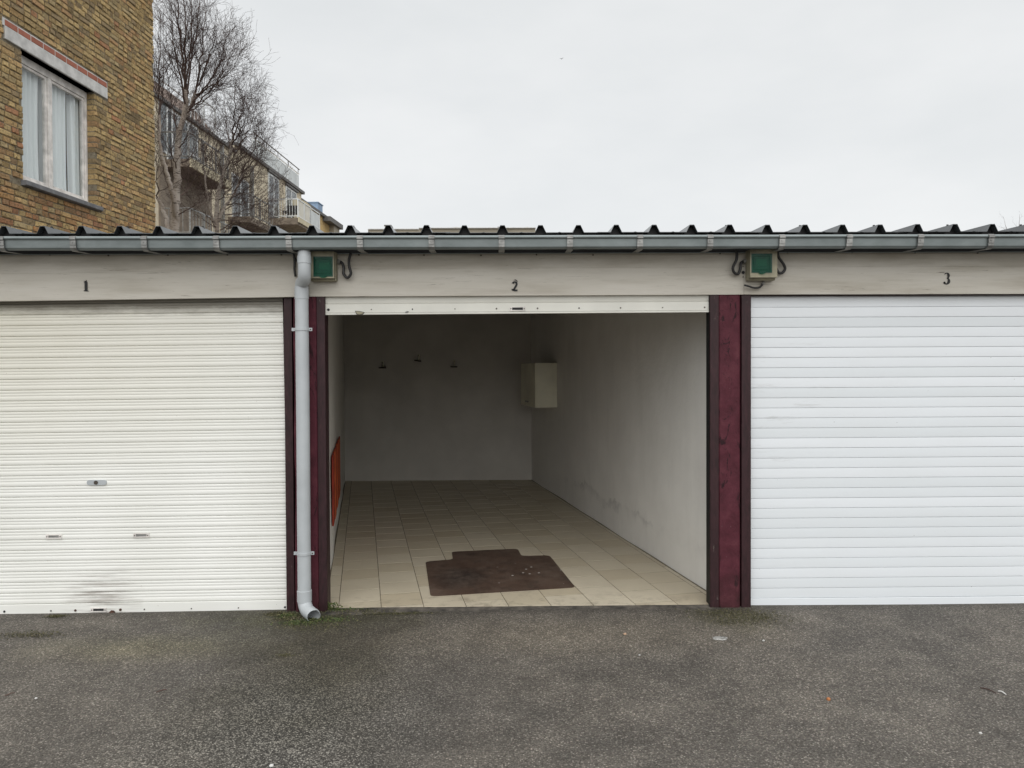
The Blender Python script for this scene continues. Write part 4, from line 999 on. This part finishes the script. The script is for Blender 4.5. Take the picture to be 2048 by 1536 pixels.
m.xf(HM); me = bpy.data.meshes.new('distant_bricks'); me.from_pydata([tuple(p) for p in m.v], [], m.f); tag(link('distant_bricks', me, M['brick'], wall), kind='stuff')
lt = MB().box(lin0, lin1, -.012, W_ - .01, wz1, wz1 + linh - .006).xf(HM).build('lintel', M['concrete'], house, bevel=.006)
nrb = 9; rw = (lin1 - lin0) / nrb
for k in range(nrb):
    MB().box(lin0 + k * rw + .007, lin0 + (k + 1) * rw - .007, -.003 + rr.uniform(-.002, .002), .06, wz1 + linh + .004, wz1 + linh + CH - .002).xf(HM).build('red_brick', M['redbrick'], wall, bevel=.003)
MB().box(lin0 - .03, lin1 + .01, .001, .05, wz1 + linh - .005, wz1 + linh + CH + .012).xf(HM).build('pointing', M['concrete'], wall)
sl_ = MB(); sl_.prism([(-.062, wz0 - .062), (-.062, wz0 - .008), (.15, wz0 + .006), (.15, wz0 - .07), (-.035, wz0 - .07)], wt0 - .03, wt1 + .06, 'x'); sl_.xf(HM).build('sill', M['bluestone'], house, bevel=.004)
# window
win = MB(); fy0, fy1 = .115, .18; fw = .048
win.box(wt0 + .004, wt0 + fw, fy0, fy1, wz0 + .006, wz1 - .004).box(wt1 - fw, wt1 - .004, fy0, fy1, wz0 + .006, wz1 - .004)
win.box(wt0 + fw, wt1 - fw, fy0, fy1, wz0 + .006, wz0 + .07).box(wt0 + fw, wt1 - fw, fy0, fy1, wz1 - .10, wz1 - .004)
wm = wt0 + (wt1 - wt0) * .46
win.box(wm - .032, wm + .032, fy0 + .002, fy1, wz0 + .07, wz1 - .10)
win.xf(HM); wob = win.build('window', M['frame'], house, bevel=.004)
for a, b in ((wt0 + fw, wm - .032), (wm + .032, wt1 - fw)):
    s_ = MB(); z0q, z1q = wz0 + .07, wz1 - .10; q = .034; y0, y1 = fy0 + .014, fy1 - .002
    s_.box(a + .002, a + q, y0, y1, z0q + .002, z1q - .002).box(b - q, b - .002, y0, y1, z0q + .002, z1q - .002).box(a + q, b - q, y0, y1, z0q + .002, z0q + q).box(a + q, b - q, y0, y1, z1q - q, z1q - .002)
    s_.xf(HM).build('sash', M['frame'], wob, bevel=.004)
    MB().box(a + q - .004, b - q + .004, y0 + .020, y0 + .024, z0q + q - .004, z1q - q + .004).xf(HM).build('pane', M['glass'], wob)
def curtain(a, b, folds, ph):
    nu, nv = 60, 10; v = []
    for j in range(nv + 1):
        tz = j / nv; z = wz0 + .10 + (wz1 - .10 - wz0 - .10) * tz
        for i in range(nu + 1):
            u = i / nu; x = a + (b - a) * (u + .012 * math.sin(u * 9 + tz * 3 + ph) * (1 - tz))
            y = .235 + .034 * math.sin(u * folds * 6.283 + ph + .5 * math.sin(tz * 2 + u * 7)) + .012 * math.sin(u * folds * 2.3 * 6.283 + 1 + tz)
            v.append((x, y, z))
    f = [(j * (nu + 1) + i, j * (nu + 1) + i + 1, (j + 1) * (nu + 1) + i + 1, (j + 1) * (nu + 1) + i) for j in range(nv) for i in range(nu)]
    m = MB(); m.v = [HM @ Vector(p) for p in v]; m.f = f
    me = bpy.data.meshes.new('curtain'); me.from_pydata([tuple(p) for p in m.v], [], m.f); link('curtain', me, M['curtain'], wob, smooth=True)
curtain(wt0 - .02, wm - .085, 6, 0); curtain(wm - .01, wt1 - .30, 6, 2); curtain(wt1 - .20, wt1 + .05, 3, 1)

# ------------------------------------------------------------------ apartment building behind
AX0, AS = -14.0, .0607
al = math.sqrt(1 + AS * AS)
AM = Matrix.Translation(Vector((AX0 + AS * 4.8, 0, 0))) @ Matrix.Rotation(math.atan2(1, AS), 4, 'Z')
def ad(px, p=0, py=350):                                   # camera depth of a column on the facade, p metres in front of it
    t, d = line_t(px, py, AX0 + p, AS); return t * d.y
def ta(px, p=0): return (ad(px, p) - 4.8) * al
def az(px, py, p=0):
    t, d = line_t(px, py, AX0 + p, AS); return 1.533 + t * d.z
apt = thing('apartment_building', 'beige brick apartment block with white railed balconies seen behind the birches', 'building', AM @ Vector((ta(668), 0, 0)))
def ap(name, mat, *boxes, parent=None, bevel=0):
    m = MB()
    for b in boxes: m.box(*b)
    m.xf(AM); return m.build(name, mat, parent or apt, bevel=bevel)
ZE = 11.4
tA, tB, tC, tD = ta(250), ta(470), ta(603), ta(667)
w1 = ap('wall', M['render_beige'], (tA, tB, 0, 9, 0, ZE)); w2 = ap('wall', M['render_beige'], (tB, tC, .02, 9, 0, 11.75)); w3 = ap('wall', M['render_yel'], (tC, tD, .3, 8, 0, 11.45))
ap('parapet_cap', M['darkmetal'], (tA, tB, -.12, .3, ZE, ZE + .12)); ap('parapet_cap', M['darkmetal'], (tB, tC + .2, -.12, .35, 11.75, 11.9)); ap('parapet_cap', M['darkmetal'], (tC + .21, tD + .1, .15, .6, 11.45, 11.62))
ap('end_pier', M['farwall'], (tD, tD + 1.3, .0, 2, 0, 11.2)); ap('pier_cap', M['darkmetal'], (tD - 1.5, tD + 1.5, -.2, 2.2, 11.2, 11.5))
# mansard and set-back top floor
m = MB(); tm = ta(392, -1.7); m.prism([(.3, ZE + .12), (1.7, 13.25), (4, 13.35), (4, ZE + .12)], tA, tm, 'x'); m.xf(AM); m.build('roof', M['rooftile'], apt)
ap('ridge_rail', M['whitepaint'], (tA, tm, 1.62, 1.68, 13.42, 13.47), *[(t, t + .04, 1.63, 1.67, 13.2, 13.42) for t in [tA + 1.4 * k for k in range(int((tm - tA) / 1.4) + 1)]])
ap('penthouse_wall', M['farwall'], (tm, tm + 3.2, 2.4, 6, ZE, 12.6)); ap('penthouse_roof', M['darkmetal'], (tm + .02, tm + 3.3, 2.1, 6.2, 12.6, 12.9))
m = MB(); rad = 2.0; poly = [(3.0, ZE)] + [(3.0 + rad - rad * math.cos(R(a)), 11.6 + rad * math.sin(R(a))) for a in range(0, 91, 15)] + [(7, 13.6), (7, ZE)]; m.prism(poly, tm + 3.4, tm + 6.2, 'x'); m.xf(AM); m.build('roof', M['rooftile'], apt)
ap('chimney', M['farwall'], (tm + 2.4, tm + 2.9, 2.6, 3.2, 12.9, 13.6))
def railing(t0, t1, y, z0, h, step=.13, post=1.5, panel=False, mt='whitepaint', name='railing'):
    m = MB(); m.box(t0, t1, y - .025, y + .025, z0 + h - .05, z0 + h); m.box(t0, t1, y - .02, y + .02, z0 + .08, z0 + .12)
    k = t0
    while k <= t1: m.box(k - .025, k + .025, y - .024, y + .024, z0, z0 + h - .05); k += post
    if not panel:
        k = t0
        while k < t1: m.box(k - .009, k + .009, y - .009, y + .009, z0 + .12, z0 + h - .05); k += step
    m.xf(AM); r_ = m.build(name, M[mt], apt)
    if panel:
        k = t0
        while k < t1 - .1:
            ap('panel', M['panel'], (k + .04, min(k + post, t1) - .04, y - .006, y + .006, z0 + .13, z0 + h - .12), parent=r_); k += post
    return r_
def side_rail(t, y0, y1, z0, h, step=.14, mt='whitepaint'):
    m = MB(); m.box(t - .025, t + .025, y0, y1, z0 + h - .05, z0 + h); m.box(t - .02, t + .02, y0, y1, z0 + .08, z0 + .12)
    y = y0
    while y < y1: m.box(t - .009, t + .009, y - .009, y + .009, z0 + .12, z0 + h - .05); y += step
    m.xf(AM); m.build('railing', M[mt], apt)
railing(ta(388), ta(438), .1, ZE + .12, 1.25, .3, 1.1)
# mesh-panelled roof terrace rail
r = railing(ta(512), tC, .15, 11.9, 1.0, .5, 1.6, True); ap('rail', M['darkmetal'], (ta(515), tC + .1, .13, .17, 13.12, 13.16), *[(t, t + .03, .135, .165, 12.9, 13.12) for t in [ta(515) + 1.6 * k for k in range(5)]], parent=r)
def windowset(t0, t1, z0, z1, n=1, par=None):
    f = ap('window', M['whitepaint'], (t0, t1, -.03, .05, z1 - .09, z1), (t0, t1, -.03, .05, z0, z0 + .09), *[(t0 + (t1 - t0 - .09) * k / n, t0 + (t1 - t0 - .09) * k / n + .09, -.035, .05, z0 + .09, z1 - .09) for k in range(n + 1)])
    for k in range(n):
        a = t0 + (t1 - t0 - .09) * k / n + .09; b = t0 + (t1 - t0 - .09) * (k + 1) / n
        ap('pane', M['pane'], (a, b, -.008, .03, z0 + .09, z1 - .09), parent=f)
zf2 = az(596, 436, 1.4); pB = 1.4
b0, b1 = ta(596, pB), ta(639, pB)
windowset(ta(536), ta(557), zf2 + .05, zf2 + 2.25, 2); windowset(ta(571), ta(592), zf2 + .05, zf2 + 2.2, 2)
ap('window_head', M['darkmetal'], (ta(535), ta(559), -.10, .04, zf2 + 2.28, zf2 + 2.38)); ap('window_head', M['darkmetal'], (ta(570), ta(594), -.10, .04, zf2 + 2.23, zf2 + 2.33))
m = MB(); m.prism([(b0 - .05, .2), (b0 - .05, -pB), (b1 - .2, -pB - .05), (b1, -pB + .1), (b1, .2)], zf2 - .34, zf2, 'z'); m.xf(AM); m.build('balcony', M['slab'], apt)
ap('balcony_edge', M['cream'], (b0 - .06, b1 + .02, -pB - .08, -pB - .02, zf2 - .22, zf2 + .03))
railing(b0, b0 + 2.0, -pB, zf2, .98, .13, 1.0); railing(b0 + 2.0, b1, -pB, zf2, .98, .13, 1.6, True); side_rail(b0, -pB, 0, zf2, .98)
m = MB(); poly = [(-.02, zf2), (-1.1, zf2), (-1.1, zf2 + 1.0)] + [(-1.1 + 1.08 - 1.08 * math.cos(R(a)), zf2 + 1.0 + .75 * math.sin(R(a))) for a in range(15, 91, 15)]; m.prism(poly, b1 - .35, b1 - .25, 'x'); m.xf(AM); m.build('balcony_screen', M['cream'], apt)
# left balconies with their shaded undersides
q0, q1 = ta(322), ta(322) + 3.4
for zb3, hh in ((az(322, 333), 1.0), (az(322, 333) - 2.75, 1.0)):
    ap('balcony', M['slab'], (q0, q1, -1.05, .1, zb3 - .02, zb3 + .26)); ap('balcony_edge', M['cream'], (q0 + .01, q1 + .02, -1.12, -1.055, zb3 - .03, zb3 + .3))
    railing(q0, q1, -1.05, zb3 + .26, hh, .24, 1.1, mt='bracket'); side_rail(q0, -1.05, 0, zb3 + .26, hh, .26, 'bracket')
    windowset(q0 + .4, q1 - .5, zb3 + .3, zb3 + 2.3, 3)
ap('loggia_shade', M['slab'], (q0 - .2, q1 + .6, -.06, .05, az(322, 333) - 2.4, az(322, 333) - .03))  # flat brown sheet, its dark colour stands in for a shaded loggia recess
q2 = ta(455)
for zb3 in (az(322, 333) - .9, az(322, 333) - 3.65):
    ap('balcony', M['slab'], (q2, q2 + 2.8, -1.0, .1, zb3, zb3 + .26)); railing(q2, q2 + 2.8, -1.0, zb3 + .26, 1.0, .24, 1.1, mt='bracket'); side_rail(q2, -1.0, 0, zb3 + .26, 1.0, .26, 'bracket'); windowset(q2 + .4, q2 + 2.3, zb3 + .3, zb3 + 2.3, 2)
windowset(ta(318), ta(318) + 1.0, az(318, 300), az(318, 300) + 1.9, 1); windowset(ta(378), ta(378) + 1.0, 8.3, 10.2, 1)
for px in (440, 500): ap('drainpipe', M['bracket'], (ta(px), ta(px) + .12, -.14, -.02, 0, 11.3))
ch = thing('balcony_chair', 'black garden chair behind the white balcony bars of the far building', 'chair', AM @ Vector((b0 + 1, -.8, zf2)))
def chp(name, *bx):
    m = MB(); [m.box(*b) for b in bx]; m.xf(AM); m.build(name, M['black'], ch)
chp('seat', (b0 + .3, b0 + 1.0, -1.1, -.5, zf2 + .38, zf2 + .44)); chp('backrest', (b0 + .98, b0 + 1.05, -1.1, -.5, zf2 + .38, zf2 + .85))
for x in (b0 + .32, b0 + .96):
    for y in (-1.08, -.54): chp('leg', (x, x + .04, y, y + .04, zf2, zf2 + .38))
m = MB(); m.box(ta(640, -2), ta(640, -2) + 1.1, 2.2, 3.0, 11.3, az(640, 404, -2)); m.box(ta(640, -2) - .05, ta(640, -2) + 1.15, 2.15, 3.05, az(640, 404, -2), az(640, 404, -2) + .06); m.xf(AM)
tag(m.build('rooftop_box', M['blue']), 'blue rooftop box on the far end of the yellow brick block', 'rooftop box')

# ------------------------------------------------------------------ long flat building far behind the roof
fy = 60.0
fb = thing('flat_roofed_building', 'far low beige flat-roofed building peeping over the garage roof', 'building', at(900, 468, fy) - Vector((0, 0, at(900, 468, fy).z)))
def fpart(name, mat, px0, px1, pyt, y0=fy, dy=10, zb=0.0, pyb=None):
    a, b = at(px0, pyt, y0), at(px1, pyt, y0); MB().box(a.x, b.x, y0, y0 + dy, zb if pyb is None else at(px0, pyb, y0).z, a.z).build(name, mat, fb)
fpart('wing', M['farwall'], 736, 838, 458.7); fpart('wing', M['farwall'], 838, 1071, 456.4, fy - 1, 12)
fpart('parapet', M['concrete'], 735.5, 837, 457.4, fy - .15, .4, pyb=458.8); fpart('parapet', M['concrete'], 837.5, 1071.5, 455.2, fy - 1.2, .4, pyb=456.5)
for x0, x1, yt, yb4, mt in ((770, 780.5, 451.5, 458, 'farwall'), (768, 782.5, 449.6, 451.5, 'darkmetal'), (906, 917, 454, 456, 'concrete'), (919, 931, 454.2, 456, 'concrete'), (995, 1006, 453.4, 456, 'darkmetal'), (1051, 1057, 453.8, 456, 'concrete')):
    fpart('roof_vent', M[mt], x0, x1, yt, fy + 1, 1.2, pyb=yb4)

# ------------------------------------------------------------------ bare birches
def TP(px, py, d): return at(px, py, d - 4.8)
def birch(name, label, base, d0, stems, limbs, seed, group, up=.10, k=1.0, dens=1.0):
    """stems: (points, r0, r1); limbs: (start, end) in photo columns and rows at the tree's own depth"""
    t = thing(name, label, 'tree', base, group); rt = random.Random(seed); tw = MB()
    def shoot(p, d, L_, r_, lev):
        n = (0, 0, 6, 5, 3)[lev]; pts_ = [Vector(p)]; d = Vector(d).normalized()
        for i in range(n):
            wv = (0, 0, .065, .10, .15)[lev]
            d = (d + Vector((rt.gauss(0, wv), rt.gauss(0, wv), rt.gauss(up * (.8, .8, .8, .5, .2)[lev], wv)))).normalized(); pts_.append(pts_[-1] + d * (L_ / n))
        rs = [max(r_ * (1 - .75 * i / n),  .0018 * k) for i in range(n + 1)]
        tw.tube(pts_, rs, 4 if lev == 2 else 3, cap=False)
        if lev < 4: kids(pts_, rs, L_, lev + 1)
    def kids(pts_, rs, L_, lev):
        n = len(pts_) - 1; m_ = L_ / k
        cnt = max(2, int(m_ * (0, 0, 8.2, 12, 12)[lev] * dens * rt.uniform(.75, 1.25)))
        for q in range(cnt):
            f_ = .12 + .88 * (q + rt.random()) / cnt; i = min(int(f_ * n), n - 1); p = pts_[i].lerp(pts_[i + 1], min(1, f_ * n - i))
            dd = (pts_[i + 1] - pts_[i]).normalized(); ax = dd.orthogonal().normalized(); ax.rotate(Matrix.Rotation(rt.uniform(0, 6.283), 3, dd))
            nd = dd.copy(); nd.rotate(Matrix.Rotation(R(rt.uniform(*((0, 0), (0, 0), (18, 46), (20, 52), (25, 60))[lev])), 3, ax))
            ln = rt.uniform(*((0, 0), (0, 0), (.40, 1.0), (.20, .48), (.09, .24))[lev]) * k * (1.1 - .5 * f_ if lev == 2 else 1)
            shoot(p, nd, ln, max(min(rs[i] * .45, (0, 0, .0085, .0042, .0029)[lev] * k), .0024 * k), lev)
    for pts0, r0, r1 in stems:
        pts_ = curve_pts(pts0, 7); n = len(pts_) - 1
        pts_ = [p + Vector((rt.gauss(0, .008 * k), rt.gauss(0, .008 * k), 0)) for p in pts_]
        MB().tube(pts_, [r0 + (r1 - r0) * i / n for i in range(n + 1)], 10, cap=False).build('trunk', M['birch'], t, smooth=True)
    for (a, b, r_) in limbs:
        dz = rt.uniform(-.9, .9) * k; p0 = TP(*a, d0); p1 = TP(*b, d0 + dz); L_ = (p1 - p0).length
        bow = Vector((0, 0, -1)) * L_ * rt.uniform(.02, .10) + Vector(((p1 - p0).x, (p1 - p0).y, 0)) * .10
        pts_ = curve_pts([p0, p0.lerp(p1, .33) + bow * .8, p0.lerp(p1, .66) + bow, p1], 4); n = len(pts_) - 1
        pts_ = [p + Vector((rt.gauss(0, .016), rt.gauss(0, .016), rt.gauss(0, .016))) * k * (i > 0) for i, p in enumerate(pts_)]
        rs = [r_ * (1 - .85 * i / n) for i in range(n + 1)]
        MB().tube(pts_, rs, 6, cap=False).build('limb', M['limb'], t, smooth=True)
        kids(pts_, rs, L_, 2)
    me = bpy.data.meshes.new('twigs'); me.from_pydata([tuple(p) for p in tw.v], [], tw.f); tag(link('twigs', me, M['twig'], t), kind='stuff')
D1, D2 = 15.0, 16.5
b1_ = TP(347, 470, D1); b1_.z = 0; g1_ = 'bare birches behind the garages'
birch('birch_tree', 'tall bare birch with pale forked trunks right beside the brick house', b1_, D1,
    [([b1_, TP(349, 460, D1), TP(353, 400, D1), TP(354, 330, D1), TP(357, 270, D1), TP(371, 215, D1), TP(370, 175, D1)], .10, .034),
     ([TP(353, 445, D1), TP(345, 390, D1 - .3), TP(336, 355, D1 - .4), TP(321, 300, D1 - .5), TP(319, 230, D1 - .5)], .055, .022),
     ([TP(362, 245, D1), TP(378, 220, D1 + .2), TP(391, 185, D1 + .3)], .035, .026),
     ([TP(340, 470, D1 - .1), TP(330, 430, D1 + .3), TP(316, 395, D1 + .4)], .05, .03)],
    [((370, 178), (352, -60), .026), ((370, 178), (368, -75), .026), ((371, 200), (384, -60), .024), ((371, 210), (340, 5), .022), ((371, 190), (398, -20), .022),
     ((391, 185), (412, 10), .022), ((391, 185), (432, 50), .020), ((385, 205), (448, 100), .020), ((391, 190), (475, 120), .017), ((378, 220), (470, 95), .017), ((380, 215), (455, 60), .017), ((375, 225), (440, 165), .015),
     ((319, 232), (318, 40), .020), ((319, 240), (330, 90), .018), ((321, 300), (308, 130), .016), ((357, 270), (335, 130), .018), ((355, 300), (390, 215), .014), ((354, 330), (400, 275), .014),
     ((352, 400), (395, 330), .014), ((345, 390), (325, 330), .012), ((355, 430), (410, 385), .014), ((336, 355), (350, 250), .012), ((316, 395), (312, 300), .016), ((354, 340), (330, 240), .014)],
    11, g1_, .12)
b2_ = TP(432, 470, D2); b2_.z = 0
birch('birch_tree', 'shorter bare spreading birch in front of the apartment balconies', b2_, D2,
    [([b2_, TP(434, 460, D2), TP(436, 400, D2), TP(446, 350, D2), TP(462, 300, D2), TP(466, 265, D2)], .058, .022),
     ([TP(434, 450, D2), TP(446, 420, D2), TP(470, 385, D2 + .2), TP(485, 345, D2 + .3)], .036, .018),
     ([TP(430, 455, D2), TP(415, 400, D2 - .3), TP(410, 340, D2 - .3)], .032, .016)],
    [((466, 268), (470, 150), .018), ((466, 280), (492, 165), .016), ((462, 300), (448, 185), .015), ((464, 290), (502, 200), .015), ((485, 345), (520, 240), .016), ((485, 345), (530, 270), .014),
     ((478, 365), (525, 305), .014), ((470, 300), (515, 210), .013), ((466, 330), (520, 260), .012), ((430, 400), (470, 290), .012), ((460, 400), (520, 350), .013), ((440, 420), (500, 375), .012), ((436, 430), (470, 360), .012), ((450, 430), (540, 380), .011), ((430, 450), (455, 380), .011), ((460, 455), (530, 455), .010), ((434, 455), (400, 430), .011), ((412, 380), (385, 365), .010), ((413, 410), (440, 330), .011), ((455, 410), (530, 390), .012), ((440, 440), (520, 440), .012), ((410, 345), (412, 230), .014), ((411, 360), (432, 240), .013),
     ((415, 400), (392, 320), .012), ((446, 350), (425, 260), .012), ((470, 385), (505, 290), .013), ((450, 340), (500, 240), .013), ((436, 400), (480, 330), .012), ((440, 460), (490, 405), .012), ((448, 455), (545, 425), .011), ((425, 440), (395, 400), .011), ((470, 470), (510, 420), .010), ((440, 470), (470, 420), .010)],
    23, g1_, .04)
b3_ = TP(2030, 460, 60); b3_.z = 0
birch('bare_tree', 'faint bare tree tips showing over the roof at the far right', b3_, 60, [([b3_, TP(2031, 520, 60), TP(2033, 480, 60)], .2, .07)],
    [((2033, 482), (2006, 432), .035), ((2033, 482), (2040, 428), .035), ((2033, 484), (2062, 440), .035)], 5, None, .05, 1.1, .2)
# ------------------------------------------------------------------ a bird in the sky
p = at(1123, 118, 70); m = MB()
m.tube([p + Vector((-.16, 0, .0)), p + Vector((-.10, 0, .02)), p, p + Vector((.10, 0, .01)), p + Vector((.2, 0, .0))], [.008, .04, .05, .03, .012], 8)
for s in (-1, 1):
    m.add([p + Vector((-.06, s * .03, .02)), p + Vector((.06, s * .03, .02)), p + Vector((.05, s * .22, .14)), p + Vector((.12, s * .42, .10)), p + Vector((-.04, s * .22, .15))], [(0, 1, 2, 4), (4, 2, 3)])
m.xf(Matrix.Translation(p) @ Matrix.Rotation(R(65), 4, 'Z') @ Matrix.Scale(.6, 4) @ Matrix.Translation(-p))
tag(m.build('bird', M['black']), 'tiny dark bird flying in the overcast sky', 'bird')
